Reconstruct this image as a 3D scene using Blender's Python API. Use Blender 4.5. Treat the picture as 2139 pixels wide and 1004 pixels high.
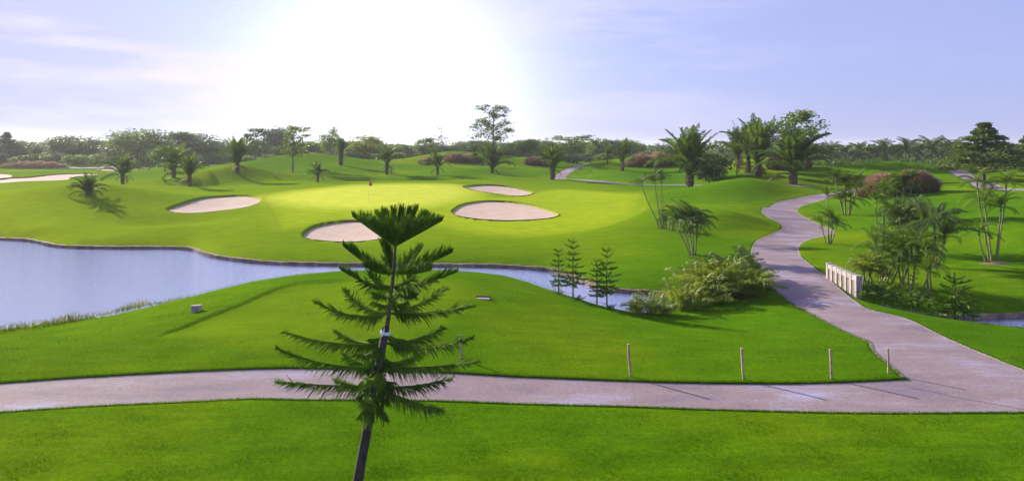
import bpy, math, random
import numpy as np
random.seed(7); RNG = np.random.default_rng(7)
S = bpy.context.scene
C = S.collection
for o in list(bpy.data.objects): bpy.data.objects.remove(o)

# ------------------------------------------------------------------ camera, sky, sun, exposure
F, CX, HY, CAMH = 1350.0, 1069.5, 300.0, 8.4        # focal length in photo pixels, image centre, horizon row, eye height
cam = bpy.data.cameras.new('camera'); camo = bpy.data.objects.new('camera', cam); C.objects.link(camo)
camo.location = (0, 0, CAMH); camo.rotation_euler = (math.pi/2, 0, 0)
cam.sensor_width = 36; cam.lens = 36*F/2139; cam.shift_y = -202/2139; cam.clip_end = 6000; cam.clip_start = 0.1
S.camera = camo
S.render.resolution_x, S.render.resolution_y = 1024, 480
SUN_AZ, SUN_EL = math.radians(-50), math.radians(22)   # azimuth from +Y towards +X
SUND = (math.sin(SUN_AZ)*math.cos(SUN_EL), math.cos(SUN_AZ)*math.cos(SUN_EL), math.sin(SUN_EL))
world = bpy.data.worlds.new('World'); S.world = world; world.use_nodes = True
wt = world.node_tree; wt.nodes.clear()
def N(tree, typ, **kw):
    n = tree.nodes.new(typ)
    for k, v in kw.items(): setattr(n, k, v)
    return n
wout = N(wt, 'ShaderNodeOutputWorld'); bg = N(wt, 'ShaderNodeBackground')
sky = N(wt, 'ShaderNodeTexSky', sky_type='NISHITA', sun_disc=False, sun_elevation=SUN_EL, sun_rotation=SUN_AZ, altitude=0, air_density=1.0, dust_density=0.4, ozone_density=3.0)
tint = N(wt, 'ShaderNodeMix', data_type='RGBA', blend_type='MULTIPLY'); tint.inputs[0].default_value = 1
tint.blend_type = 'MIX'; tint.inputs[0].default_value = 0.80      # thin high haze evens the clear sky out to a pale lavender
tint.inputs[7].default_value = (3.05, 3.35, 6.5, 1)
cl = N(wt, 'ShaderNodeMix', data_type='RGBA', blend_type='DARKEN'); cl.inputs[0].default_value = 1; cl.inputs[7].default_value = (7.5, 7.5, 8.5, 1)
wt.links.new(sky.outputs[0], cl.inputs[6]); wt.links.new(cl.outputs[2], tint.inputs[6])
tc = N(wt, 'ShaderNodeTexCoord')
# bright hazy burst low in the sky (a round patch of glare about one direction of the sky)
az, el = math.atan2(815-CX, F), math.radians(4.0)
gd = N(wt, 'ShaderNodeVectorMath', operation='DOT_PRODUCT')
nrm = N(wt, 'ShaderNodeVectorMath', operation='NORMALIZE'); wt.links.new(tc.outputs['Generated'], nrm.inputs[0])
wt.links.new(nrm.outputs[0], gd.inputs[0]); gd.inputs[1].default_value = (math.sin(az)*math.cos(el), math.cos(az)*math.cos(el), math.sin(el))
def wmath(op, a, b=None):
    n = N(wt, 'ShaderNodeMath', operation=op)
    for i, v in enumerate((a, b)):
        if v is None: continue
        if isinstance(v, (int, float)): n.inputs[i].default_value = v
        else: wt.links.new(v, n.inputs[i])
    return n.outputs[0]
gmax = wmath('MAXIMUM', gd.outputs['Value'], 0.0)
g1 = wmath('MULTIPLY', wmath('POWER', gmax, 62.0), 6.5)
g2 = wmath('MULTIPLY', wmath('POWER', gmax, 10.0), 1.3)
gsum = wmath('ADD', g1, g2)
gcol = N(wt, 'ShaderNodeMix', data_type='RGBA', blend_type='MULTIPLY'); gcol.inputs[0].default_value = 1
gcol.inputs[7].default_value = (1.0, 0.97, 0.98, 1)
wt.links.new(gsum, gcol.inputs[6])
gadd = N(wt, 'ShaderNodeMix', data_type='RGBA', blend_type='ADD'); gadd.inputs[0].default_value = 1
wt.links.new(tint.outputs[2], gadd.inputs[6]); wt.links.new(gcol.outputs[2], gadd.inputs[7])
# thin streaky cloud
mp = N(wt, 'ShaderNodeMapping'); mp.inputs['Scale'].default_value = (1.3, 1.3, 9.0); mp.inputs['Location'].default_value = (0.35, 0.2, 0.4)
wt.links.new(nrm.outputs[0], mp.inputs[0])
cn = N(wt, 'ShaderNodeTexNoise'); cn.inputs['Scale'].default_value = 2.2; cn.inputs['Detail'].default_value = 7; cn.inputs['Roughness'].default_value = 0.6
wt.links.new(mp.outputs[0], cn.inputs['Vector'])
lf = N(wt, 'ShaderNodeVectorMath', operation='DOT_PRODUCT'); wt.links.new(nrm.outputs[0], lf.inputs[0]); lf.inputs[1].default_value = (-0.62, 0.76, 0.17)
lm = N(wt, 'ShaderNodeMapRange'); wt.links.new(lf.outputs['Value'], lm.inputs[0])
for i_, v_ in ((1, .45), (2, .95), (3, .0), (4, 1.0)): lm.inputs[i_].default_value = v_
cr = N(wt, 'ShaderNodeMapRange'); cr.inputs[1].default_value = 0.46; cr.inputs[2].default_value = 0.68; cr.inputs[3].default_value = 0; cr.inputs[4].default_value = 0.72
wt.links.new(cn.outputs[0], cr.inputs[0])
cm = N(wt, 'ShaderNodeMix', data_type='RGBA', blend_type='MIX'); pass
cf = wmath('MULTIPLY', cr.outputs[0], wmath('ADD', lm.outputs[0], 0.05)); wt.links.new(cf, cm.inputs[0])
wt.links.new(gadd.outputs[2], cm.inputs[6]); cm.inputs[7].default_value = (7.2, 6.5, 7.1, 1)
wt.links.new(cm.outputs[2], bg.inputs[0]); bg.inputs[1].default_value = 0.07
wt.links.new(bg.outputs[0], wout.inputs[0])
sl = bpy.data.lights.new('sun', 'SUN'); sl.energy = 5.0; sl.angle = math.radians(1.2); sl.color = (1.0, 0.92, 0.72)
so = bpy.data.objects.new('sun', sl); C.objects.link(so)
from mathutils import Vector, Matrix
so.rotation_euler = Vector(SUND).to_track_quat('Z', 'Y').to_euler()
S.view_settings.view_transform = 'Standard'; S.view_settings.look = 'None'; S.view_settings.gamma = 1
S.view_settings.use_curve_mapping = False; S.view_settings.exposure = 1.06

# ------------------------------------------------------------------ helpers
def mesh(name, verts, faces, smooth=False):
    me = bpy.data.meshes.new(name)
    if isinstance(verts, np.ndarray): verts = verts.tolist()
    if isinstance(faces, np.ndarray): faces = faces.tolist()
    me.from_pydata(verts, [], faces); me.update()
    if smooth: me.polygons.foreach_set('use_smooth', [True]*len(me.polygons))
    return me
def big_mesh(name, V, Q, smooth=False):               # V (n,3), Q (m,k) arrays of equal-sized faces
    me = bpy.data.meshes.new(name); k = Q.shape[1]
    me.vertices.add(len(V)); me.vertices.foreach_set('co', V.astype(np.float32).ravel())
    me.loops.add(Q.size); me.loops.foreach_set('vertex_index', Q.astype(np.int32).ravel())
    me.polygons.add(len(Q)); me.polygons.foreach_set('loop_start', np.arange(0, Q.size, k, dtype=np.int32))
    me.polygons.foreach_set('use_smooth', np.full(len(Q), smooth))
    me.update(calc_edges=True); me.validate()
    return me
def obj(name, me, mat=None, parent=None, loc=None, rot=None, scale=None):
    o = bpy.data.objects.new(name, me); C.objects.link(o)
    if mat is not None and len(me.materials) == 0: me.materials.append(mat)
    if parent is not None: o.parent = parent
    if loc is not None: o.location = loc
    if rot is not None: o.rotation_euler = rot
    if scale is not None: o.scale = scale if not isinstance(scale, (int, float)) else (scale,)*3
    return o
def tag(o, label=None, cat=None, group=None, kind=None):
    if label: o['label'] = label
    if cat: o['category'] = cat
    if group: o['group'] = group
    if kind: o['kind'] = kind
    return o
def thing(name, loc, label, cat, group=None, rz=0):
    o = bpy.data.objects.new(name, None); C.objects.link(o); o.location = loc; o.rotation_euler = (0, 0, rz); o.empty_display_size = 0.2
    return tag(o, label, cat, group)
class MB:
    def __init__(s): s.v = []; s.f = []
    def tube(s, pts, rads, n=6, cap=True):
        pts = [Vector(p) for p in pts]; base = len(s.v); up = None
        for i, p in enumerate(pts):
            t = (pts[min(i+1, len(pts)-1)] - pts[max(i-1, 0)])
            t = t.normalized() if t.length > 1e-9 else Vector((0, 0, 1))
            a = Vector((0, 0, 1)) if abs(t.z) < 0.9 else Vector((1, 0, 0))
            u = t.cross(a).normalized(); w = t.cross(u)
            for k in range(n):
                q = p + (u*math.cos(2*math.pi*k/n) + w*math.sin(2*math.pi*k/n))*rads[i]
                s.v.append(tuple(q))
        for i in range(len(pts)-1):
            for k in range(n):
                a = base+i*n+k; b = base+i*n+(k+1) % n
                s.f.append((a, b, b+n, a+n))
        if cap:
            s.f.append(tuple(base+k for k in range(n))[::-1]); s.f.append(tuple(base+(len(pts)-1)*n+k for k in range(n)))
    def box(s, x0, x1, y0, y1, z0, z1):
        b = len(s.v)
        s.v += [(x0,y0,z0),(x1,y0,z0),(x1,y1,z0),(x0,y1,z0),(x0,y0,z1),(x1,y0,z1),(x1,y1,z1),(x0,y1,z1)]
        s.f += [(b,b+3,b+2,b+1),(b+4,b+5,b+6,b+7),(b,b+1,b+5,b+4),(b+1,b+2,b+6,b+5),(b+2,b+3,b+7,b+6),(b+3,b,b+4,b+7)]
    def mesh(s, name, smooth=False): return mesh(name, s.v, s.f, smooth)

def material(name):
    m = bpy.data.materials.new(name); m.use_nodes = True; m.node_tree.nodes.clear()
    t = m.node_tree; out = N(t, 'ShaderNodeOutputMaterial'); return m, t, out
def ramp(t, stops, fac=None):
    r = N(t, 'ShaderNodeValToRGB'); e = r.color_ramp.elements
    while len(e) < len(stops): e.new(0.5)
    for i, (p, c) in enumerate(stops): e[i].position = p; e[i].color = (*c, 1) if len(c) == 3 else c
    if fac is not None: t.links.new(fac, r.inputs[0])
    return r
def noise(t, scale, detail=4, rough=0.55, vec=None, stretch=None):
    n = N(t, 'ShaderNodeTexNoise'); n.inputs['Scale'].default_value = scale; n.inputs['Detail'].default_value = detail; n.inputs['Roughness'].default_value = rough
    if vec is None: vec = N(t, 'ShaderNodeNewGeometry').outputs['Position']
    if stretch:
        mp = N(t, 'ShaderNodeMapping'); mp.inputs['Scale'].default_value = stretch; t.links.new(vec, mp.inputs[0]); vec = mp.outputs[0]
    t.links.new(vec, n.inputs['Vector']); return n.outputs[0]
def mixc(t, fac, a, b, blend='MIX'):
    m = N(t, 'ShaderNodeMix', data_type='RGBA', blend_type=blend)
    for i, v in ((0, fac), (6, a), (7, b)):
        if isinstance(v, (int, float)): m.inputs[i].default_value = v
        elif isinstance(v, tuple): m.inputs[i].default_value = (*v, 1)
        else: t.links.new(v, m.inputs[i])
    return m.outputs[2]
def bump(t, h, strength, dist):
    b = N(t, 'ShaderNodeBump'); b.inputs['Strength'].default_value = strength; b.inputs['Distance'].default_value = dist
    t.links.new(h, b.inputs['Height']); return b.outputs[0]
def simple(name, stops, scale=2.0, rough=0.8, detail=5, bmp=0, bdist=0.02, spec=0.3, stretch=None, bscale=None):
    m, t, out = material(name); p = N(t, 'ShaderNodeBsdfPrincipled')
    n = noise(t, scale, detail, 0.6, stretch=stretch); r = ramp(t, stops, n)
    t.links.new(r.outputs[0], p.inputs['Base Color']); p.inputs['Roughness'].default_value = rough; p.inputs['Specular IOR Level'].default_value = spec
    if bmp: t.links.new(bump(t, noise(t, bscale or scale*6, 5, 0.6), bmp, bdist), p.inputs['Normal'])
    t.links.new(p.outputs[0], out.inputs[0]); return m
def foliage(name, dark, light, scale=1.5, trans=0.35, tcol=None, rough=0.5, spec=0.25):
    m, t, out = material(name); p = N(t, 'ShaderNodeBsdfPrincipled'); tr = N(t, 'ShaderNodeBsdfTranslucent'); mx = N(t, 'ShaderNodeMixShader')
    oi = N(t, 'ShaderNodeObjectInfo')
    n = noise(t, scale, 4, 0.65)
    ad = N(t, 'ShaderNodeMath', operation='MULTIPLY_ADD'); t.links.new(oi.outputs['Random'], ad.inputs[0]); ad.inputs[1].default_value = 0.24; ad.inputs[2].default_value = -0.12
    ad2 = N(t, 'ShaderNodeMath', operation='ADD'); t.links.new(n, ad2.inputs[0]); t.links.new(ad.outputs[0], ad2.inputs[1])
    r = ramp(t, [(0.3, dark), (0.7, light)], ad2.outputs[0])
    t.links.new(r.outputs[0], p.inputs['Base Color']); p.inputs['Roughness'].default_value = rough; p.inputs['Specular IOR Level'].default_value = spec
    tc = tcol or (1.5, 1.45, 0.5)
    t.links.new(mixc(t, 1.0, r.outputs[0], tc, 'MULTIPLY'), tr.inputs[0])
    mx.inputs[0].default_value = trans; t.links.new(p.outputs[0], mx.inputs[1]); t.links.new(tr.outputs[0], mx.inputs[2]); t.links.new(mx.outputs[0], out.inputs[0]); return m

# ------------------------------------------------------------------ terrain heights
CP = []
def P(px, py, z):
    y = (CAMH-z)*F/(py-HY); CP.append(((px-CX)*y/F, y, z))
def W(x, y, z): CP.append((x, y, z))
for x in (-45, -20, 0, 20, 45):
    W(x, 2, 0.05); W(x, 10, 0.02)
for a in [(0,1004),(500,1004),(1069,1004),(1600,1004),(2139,1004),(0,862),(0,803),(300,850),(300,785),(640,836),(640,772),(1000,840),(1000,783),(1300,850),(1300,798),
          (1600,858),(1600,803),(1895,794),(1895,860),(2139,863),(2139,775),(-400,880),(-400,820),(2500,860),(1828,735),(1960,700),(1700,655),(1890,665),(1640,620),
          (1780,628),(1600,590),(1730,580),(1572,530),(1668,530)]: P(*a, 0.0)
# tee mound and the near bank
for a in [(300,740,.12),(640,700,.42),(900,690,.5),(1150,720,.25),(1400,740,.0),(1600,720,-.05),(1750,740,0),(100,745,0),(-200,745,-.1),
          (1400,690,-.15),(1250,690,.12),(560,640,.62),(800,630,.85),(950,630,.85)]: P(*a)
for px, py, y in [(-250,750,27.3),(0,714,29.6),(130,693,31.2),(260,664,32.2),(400,637,32.8),(500,608,34.2),(600,585,36),(700,574,37.2),(800,570,37.6),(950,570,37.4),(1000,575,37),(1100,600,35.5),(1200,630,34),(1300,655,33),(1400,667,33),(1500,650,34.5),(1600,622,36)]:
    P(px, py, CAMH-(py-HY)*y/F)
# far bank of the pond
FAR = [(-500,480),(-200,490),(0,500),(65,504),(130,516),(250,519),(350,519),(400,522),(450,537),(560,550),(700,554),(850,556),(950,556),(1050,558),(1150,566),(1210,584),(1260,604),(1330,612),(1420,618),(1520,622),(1600,622)]
for px, py in FAR[:-2]: P(px, py-5, -0.74)
for a in [(0,440,.8),(100,470,.25),(300,480,.1),(200,430,1.0),(180,402,1.9),(100,415,1.4),(0,412,1.2),(-300,400,1.0),(255,384,1.9),(300,405,1.35),(330,460,.1),(440,427,.6),(345,441,.45),(545,413,.9),(500,500,-.15),(560,470,.2),
          (640,430,.8),(770,418,.97),(770,386,1.78),(600,402,1.22),(960,387,1.5),(850,440,.7),(715,484,.0),(900,520,-.25),(1100,520,-.2),(900,480,.2),
          (663,381,1.3),(495,361,2.5),(395,390,1.4),(360,372,1.4),(450,397,.95),(560,377,1.2),(610,360,2.0),(640,338,3.7),(560,340,3.2),(710,346,3.0),(800,352,2.3),(810,365,1.5),(915,366,1.6),(880,346,2.5),(955,334,3.7),(1030,361,1.7),
          (1080,356,1.7),(1130,341,2.6),(1155,375,.9),(1050,398,.7),(1054,440,.5),(1200,400,.6),(1300,430,.5),(1350,402,.9),(1200,450,.4),(1380,478,.6),(1300,490,.3),(1150,500,.05),(1450,535,.2),(1520,456,1.1),(1520,492,.35),(1590,490,.15),
          (1400,440,.7),(1470,425,.95),(1300,540,-.3),(1350,580,-.45),(1635,478,.1),(1742,487,.15),(1595,440,.5),(1665,440,.5),(1655,417,1.0),(1740,403,1.4),(1790,396,1.8),
          (1500,388,2.6),(1570,370,3.63),(1570,425,1.5),(1640,385,2.5),(1420,400,1.0),(1700,390,1.3),(1470,388,1.0),(1440,391,1.1),(1300,380,.8),(1200,372,.6),(1240,357,1.0),(1300,358,2.0),(1250,346,2.6),(1350,343,3.0),(1400,362,1.8),(1180,346,1.8),
          (1583,368,2.3),(1600,344,3.9),(1500,353,3.0),(1700,356,2.7),(1760,378,2.0),(1850,351,3.6),(1980,356,3.3),(1830,405,2.0),(1950,395,2.3),(1900,450,1.0),(2080,553,0),(1960,600,-.2),(2139,560,.4),(2139,450,2.2),(2139,402,2.9),(2030,366,3.0),
          (1820,450,.8),(1760,540,.1),(1720,510,.2),(1850,560,-.1),(1820,600,-.3),(1990,640,-.55),(2139,642,-.55),(2400,640,-.5),(1920,648,-.6),(1850,648,-.1),(2139,740,-.1),(2000,690,-.02),(2060,672,-.5),(2500,560,1),(2500,420,3),
          (0,378,.6),(100,376,.6),(0,352,.5),(200,352,.5),(300,352,.6),(100,347,.8),(-300,360,.5)]: P(*a)
for x in (-330, -200, -100, 0, 100, 200, 330):
    W(x, 300, 0.8); W(x, 420, 0.2)
for x in (-700, 0, 700): W(x, 900, 0)
W(-200, 60, 0.5); W(-200, 150, 1); W(200, 80, 3); W(220, 180, 2); W(100, 30, 0); W(-100, 30, 0)
CP = np.array(CP)
CC = 3.0
def phi(d2): return np.sqrt(d2 + CC*CC)
_d2 = ((CP[:, None, :2]-CP[None, :, :2])**2).sum(-1)
_n = len(CP); A = np.zeros((_n+1, _n+1)); A[:_n, :_n] = phi(_d2) - np.eye(_n)*0.6*CC*0.35; A[:_n, _n] = 1; A[_n, :_n] = 1
_w = np.linalg.solve(A, np.r_[CP[:, 2], 0])
MOUND = [(170,85,.9,13,6),(495,131,1.1,9,7),(640,176,1.3,15,8),(950,186,1.6,13,8),(1130,188,1.0,12,7),(1340,171,1.4,15,8),(1600,139,1.0,12,7),(1520,63,.5,5,3.5),(330,70,-.5,8,4),
         (420,117,-.7,10,7),(560,152,-.9,10,8),(800,130,-.9,14,6),(1100,150,-.6,10,7),(1860,125,.8,14,8),(1420,128,-.6,9,7),(60,112,-.6,20,8),(250,150,-.6,20,9),(100,205,.9,22,8),(1760,110,-.5,8,6)]
def H0(x, y):
    x = np.atleast_1d(np.asarray(x, float)); y = np.atleast_1d(np.asarray(y, float)); out = np.empty(x.shape)
    for i in range(0, len(x), 20000):
        d2 = (x[i:i+20000, None]-CP[None, :, 0])**2 + (y[i:i+20000, None]-CP[None, :, 1])**2
        out[i:i+20000] = phi(d2) @ _w[:_n] + _w[_n]
    for px, y0, a, sx, sy in MOUND:
        out += 1.6*a*np.exp(-((x-(px-CX)*y0/F)/sx)**2-((y-y0)/sy)**2)
    k = np.clip((np.hypot(x, y)-330)/200, 0, 1); k = k*k*(3-2*k)
    return out*(1-k)
_T = np.concatenate([np.linspace(12, 70, 500), np.linspace(70.2, 330, 700)])
def G(px, py):                                      # where the sight line through a photo pixel meets the ground
    xs = (px-CX)*_T/F; zs = CAMH-(py-HY)*_T/F; hs = H0(xs, _T)
    i = np.argmax(zs < hs) if (zs < hs).any() else len(_T)-1
    if i == 0: t = _T[0]
    else:
        a, b = zs[i-1]-hs[i-1], zs[i]-hs[i]; t = _T[i-1] + (_T[i]-_T[i-1])*a/(a-b) if a > b else _T[i]
    return ((px-CX)*t/F, t)
def Gz(px, py):
    x, y = G(px, py); return Vector((x, y, float(H0(x, y)[0])))
def at_depth(px, y):                                # on the ground, in the direction of column px, at distance y
    x = (px-CX)*y/F; return Vector((x, y, float(H0(x, y)[0])))
def waterpt(px, py): y = (CAMH+1.0)*F/(py-HY); return ((px-CX)*y/F, y)
def spline(pts, n):                                 # Catmull-Rom through 2-D points, n samples
    p = np.array(pts, float); p = np.vstack([2*p[0]-p[1], p, 2*p[-1]-p[-2]]); m = len(p)-3
    u = np.linspace(0, m, n); i = np.minimum(u.astype(int), m-1); t = (u-i)[:, None]
    a, b, c, d = p[i], p[i+1], p[i+2], p[i+3]
    return 0.5*((2*b)+(c-a)*t+(2*a-5*b+4*c-d)*t*t+(3*b-a-3*c+d)*t**3)
def resample(p, n):
    d = np.r_[0, np.cumsum(np.hypot(*np.diff(p, axis=0).T))]; s = np.linspace(0, d[-1], n)
    return np.c_[np.interp(s, d, p[:, 0]), np.interp(s, d, p[:, 1])]
def sdf(poly, x, y):                                # signed distance to a closed polygon, negative inside; far points get 99
    poly = np.asarray(poly); out = np.full(len(x), 99.0)
    b0, b1 = poly.min(0)-4, poly.max(0)+4
    idx = np.where((x > b0[0]) & (x < b1[0]) & (y > b0[1]) & (y < b1[1]))[0]
    a = poly; b = np.roll(poly, -1, axis=0)
    for i in range(0, len(idx), 20000):
        j = idx[i:i+20000]; X = x[j][:, None]; Y = y[j][:, None]
        ex, ey = (b-a).T; wx = X-a[:, 0]; wy = Y-a[:, 1]
        t = np.clip((wx*ex+wy*ey)/(ex*ex+ey*ey+1e-12), 0, 1)
        d = np.sqrt(((wx-ex*t)**2+(wy-ey*t)**2).min(1))
        c = (a[:, 1] > Y) != (b[:, 1] > Y)
        xi = a[:, 0]+(Y-a[:, 1])*ex/np.where(ey == 0, 1e-12, ey)
        ins = ((c & (X < xi)).sum(1) % 2) == 1
        out[j] = np.where(ins, -d, d)
    return out
def ss(a, b, v): k = np.clip((v-a)/(b-a), 0, 1); return k*k*(3-2*k)

# pond and creek outline (water level -1.0)
WZ = -1.0
far_shore = spline([waterpt(px, py) for px, py in FAR[:-1]] + [(15.0, 39.9), (19.5, 39.6), (21.2, 36.6), (22.6, 34.9), (24.5, 34.75), (27.8, 35.1), (36, 35.6)], 260)
near_shore = spline([(40, 31), (30, 31.2), (25.8, 32.3), (23.2, 33.2), (21.0, 34.3), (19.4, 37.4), (15, 38.7), (11.3, 38.2), (9.0, 36.4), (7.4, 35.3), (5.6, 35.4), (3.3, 37.2), (0.9, 40.2), (-2, 42.3), (-8, 43.2), (-14, 40.5), (-18, 36.6), (-20.8, 35.0), (-23, 33.6), (-25.2, 32.0), (-30, 29.2), (-35, 27.5), (-46, 24), (-70, 22)], 220)
POND = np.vstack([far_shore, near_shore, [(-75, 40)]])
# sand bunkers
def gpoly(pts, n=90):
    w = [G(*p) for p in pts]; s = spline(w+[w[0], w[1]], (len(w)+1)*20); s = s[:len(w)*20]; return resample(np.vstack([s, s[:1]]), n+1)[:n]
B_PX = [
 ('kidney', [(345,436),(380,424),(440,411),(500,408),(540,412),(545,421),(515,433),(450,442),(380,446)]),
 ('front',  [(628,489),(650,474),(695,464),(745,461),(790,470),(812,486),(800,498),(740,506),(680,504),(640,498)]),
 ('egg',    [(943,440),(965,427),(1010,420),(1060,421),(1110,428),(1155,441),(1166,450),(1140,457),(1070,461),(1000,458),(955,450)]),
 ('back',   [(968,389),(1010,386),(1060,389),(1105,398),(1112,405),(1080,410),(1030,404),(985,396)]),
 ('long',   [(-60,381),(0,373),(60,370),(120,364),(185,362),(205,366),(150,371),(128,377),(60,379),(0,383)]),
 ('edge',   [(-60,364),(-10,362),(22,364),(26,369),(0,374),(-60,377)]),
 ('rear',   [(202,352),(235,346),(290,347),(304,351),(270,356),(225,357)])]
BUNK = [(n, gpoly(p)) for n, p in B_PX]
GREEN = gpoly([(540,412),(600,401),(680,392),(780,385),(900,384),(985,390),(1000,404),(960,420),(880,432),(760,438),(650,434),(580,424)])
FAIR = gpoly([(556,408),(640,398),(780,386),(960,388),(1040,412),(1150,396),(1240,400),(1330,405),(1348,425),(1330,448),(1270,470),(1180,488),(1080,494),(980,488),(900,470),(820,468),(700,462),(640,470),(590,480),(572,450)])
TEE = gpoly([(330,703),(420,668),(510,633),(592,600),(680,588),(950,585),(1000,600),(985,650),(900,700),(700,735),(480,735)])
# paths: pairs of edges
main_n = spline([G(*p) for p in [(-450,890),(-200,876),(0,862),(200,849),(400,840),(520,834),(640,836),(900,838),(1100,845),(1300,850),(1500,857),(1800,864),(2139,863),(2420,868)]], 200)
main_f = spline([G(*p) for p in [(-450,838),(-200,820),(0,803),(200,789),(400,778),(560,772),(640,772),(900,779),(1100,790),(1300,798),(1500,803),(1700,803),(1895,794)]], 200)
br_l = np.vstack([np.array([G(*p) for p in [(1895,794),(1872,772),(1835,742),(1824,728),(1822,718)]]), spline([G(*p) for p in [(1822,717),(1760,690),(1700,658),(1650,630),(1615,600),(1590,565),(1572,535),(1580,507),(1612,491),(1636,479),(1628,466),(1602,452),(1594,440),(1615,428),(1665,415),(1715,406),(1752,401),(1775,397)]], 160)])
br_r = spline([G(*p) for p in [(2420,868),(2300,832),(2139,775),(2040,735),(1960,700),(1890,666),(1810,645),(1783,628),(1730,583),(1694,555),(1668,530),(1670,511),(1695,499),(1735,490),(1742,484),(1700,464),(1668,447),(1664,438),(1685,427),(1735,413),(1768,406),(1795,400)]], 200)
main_n, main_f, br_l, br_r = resample(main_n, 240), resample(main_f, 240), resample(br_l, 260), resample(br_r, 260)
def offset_line(line, w):
    t = np.gradient(line, axis=0); t /= np.hypot(*t.T)[:, None]; nn = np.c_[-t[:, 1], t[:, 0]]; return line+nn*w/2, line-nn*w/2
rear_c = resample(spline([G(1786,399), (62.0, 100), (55.5, 106), (46, 111), (34, 114.5), (22, 124), (14, 137), (11.0, 147), (13.5, 158), (20, 170), (30, 182)], 300), 200)
rear_a, rear_b = offset_line(rear_c, 2.9)
right_c = resample(spline([(78, 62), (66, 70), (60.5, 75), (62.5, 84), (71, 98), (78, 112), (84, 126), (83, 140), (76, 152)], 200), 160)
right_a, right_b = offset_line(right_c, 3.0)
left_c = resample(spline([(-150, 196), (-120, 200), (-100, 206), (-84, 214), (-70, 220), (-60, 232)], 100), 80)
left_a, left_b = offset_line(left_c, 2.8)
PATHS = [('main', main_n, main_f), ('branch', br_l, br_r), ('rear', rear_a, rear_b), ('right', right_a, right_b), ('left', left_a, left_b)]

# ground sheet, finer where the photograph looks closely
rows = np.concatenate([np.arange(2600, 1300, -40.), np.arange(1300, 460, -2.4), np.arange(460, 330, -0.9)])
yr = CAMH*F/(rows-HY); yr = np.concatenate([yr, yr[-1]*np.exp(np.linspace(0.012, math.log(3500/yr[-1]), 60))])
cols = np.arange(-560, 2702, 3.2); ncol, nrow = len(cols), len(yr)
YY, PXX = np.meshgrid(yr, cols, indexing='ij'); XX = (PXX-CX)*YY/F
gx, gy = XX.ravel(), YY.ravel(); gz = H0(gx, gy)
def tee_step(x, y):
    return 0
dp = sdf(POND, gx, gy)
gz = np.where(dp < 99, np.where(dp < 0, np.minimum(gz, WZ-0.02-np.minimum(-dp*0.5, 1.2)), WZ+0.16+(np.maximum(gz, WZ+0.2)-WZ-0.16)*ss(0.0, 1.7, dp)), gz)
zone = np.zeros((len(gx), 4), np.float32); zone[:, 3] = 1
dg = sdf(GREEN, gx, gy); df = sdf(FAIR, gx, gy); dt = sdf(TEE, gx, gy)
zone[:, 0] = ss(3.5, -5.0, dg)*.9; zone[:, 1] = ss(2.4, -2.8, df)*.85; zone[:, 3] = ss(46, 58, gy)*ss(20, 4, gx-(gy-60)*.12)*ss(150, 100, gy); zone[:, 2] = ss(0.5, -1.6, dt)*.6  # alpha: far bank left of centre, lighter cut turf with sunniness painted in
gz -= 0.07*ss(0.3, -0.3, df) + 0.09*ss(0.04, -0.05, dt)*ss(-7.0, -9.5, gx)*ss(26.5, 28.5, gy)
dmin = np.full(len(gx), 99.0)
for n, a, b in PATHS:
    d = sdf(np.vstack([a, b[::-1]]), gx, gy); dmin = np.minimum(dmin, d)
gz += np.where(dmin < 50, 0.07*ss(0.02, 0.25, dmin) - 0.16*ss(-0.12, -0.35, dmin), 0.07)
for n, poly in BUNK:
    d = sdf(poly, gx, gy); gz -= np.where(d < 50, 0.60*ss(-0.05, -0.5, d), 0)
# soft unevenness of a mown lawn
gz += 0.018*np.sin(gx*1.7+1.3*np.sin(gy*.9))*np.sin(gy*1.9+gx*.4)*ss(0.1, 1.0, dmin)
idx = np.arange(nrow*ncol).reshape(nrow, ncol)
Q = np.stack([idx[:-1, :-1], idx[:-1, 1:], idx[1:, 1:], idx[1:, :-1]], -1).reshape(-1, 4)
gm = big_mesh('ground', np.c_[gx, gy, gz], Q, True)
ca = gm.color_attributes.new('zone', 'FLOAT_COLOR', 'POINT'); ca.data.foreach_set('color', zone.ravel())

def grass_color(t):
    geo = N(t, 'ShaderNodeNewGeometry').outputs['Position']
    n1 = noise(t, 0.055, 5, 0.55, geo); n2 = noise(t, 0.8, 7, 0.66, geo, (0.30, 1.8, 1)); n3 = noise(t, 9.0, 3, 0.7, geo)
    base = ramp(t, [(0.36, (0.036, 0.122, 0.0012)), (0.50, (0.056, 0.152, 0.0015)), (0.66, (0.120, 0.192, 0.003))], n1).outputs[0]
    patch = ramp(t, [(0.36, (0.82, 0.88, 0.86)), (0.55, (1.0, 1.0, 1.0)), (0.72, (1.35, 1.10, 1.3))], n2).outputs[0]
    c = mixc(t, 1.0, base, patch, 'MULTIPLY')
    fine = ramp(t, [(0.3, (0.68, 0.72, 0.65)), (0.7, (1.30, 1.26, 1.25))], n3).outputs[0]
    return mixc(t, 1.0, c, fine, 'MULTIPLY'), geo
m_ground, t, out = material('mown_grass')
col, geo = grass_color(t)
za = N(t, 'ShaderNodeVertexColor', layer_name='zone'); sep = N(t, 'ShaderNodeSeparateColor'); t.links.new(za.outputs[0], sep.inputs[0])
fa = mixc(t, noise(t, 0.25, 4), (0.225, 0.33, 0.009), (0.29, 0.36, 0.014)); gr = mixc(t, noise(t, 0.2, 3), (0.46, 0.52, 0.05), (0.52, 0.55, 0.07)); te = mixc(t, noise(t, 0.5, 5), (0.095, 0.19, 0.004), (0.15, 0.225, 0.006))
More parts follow.
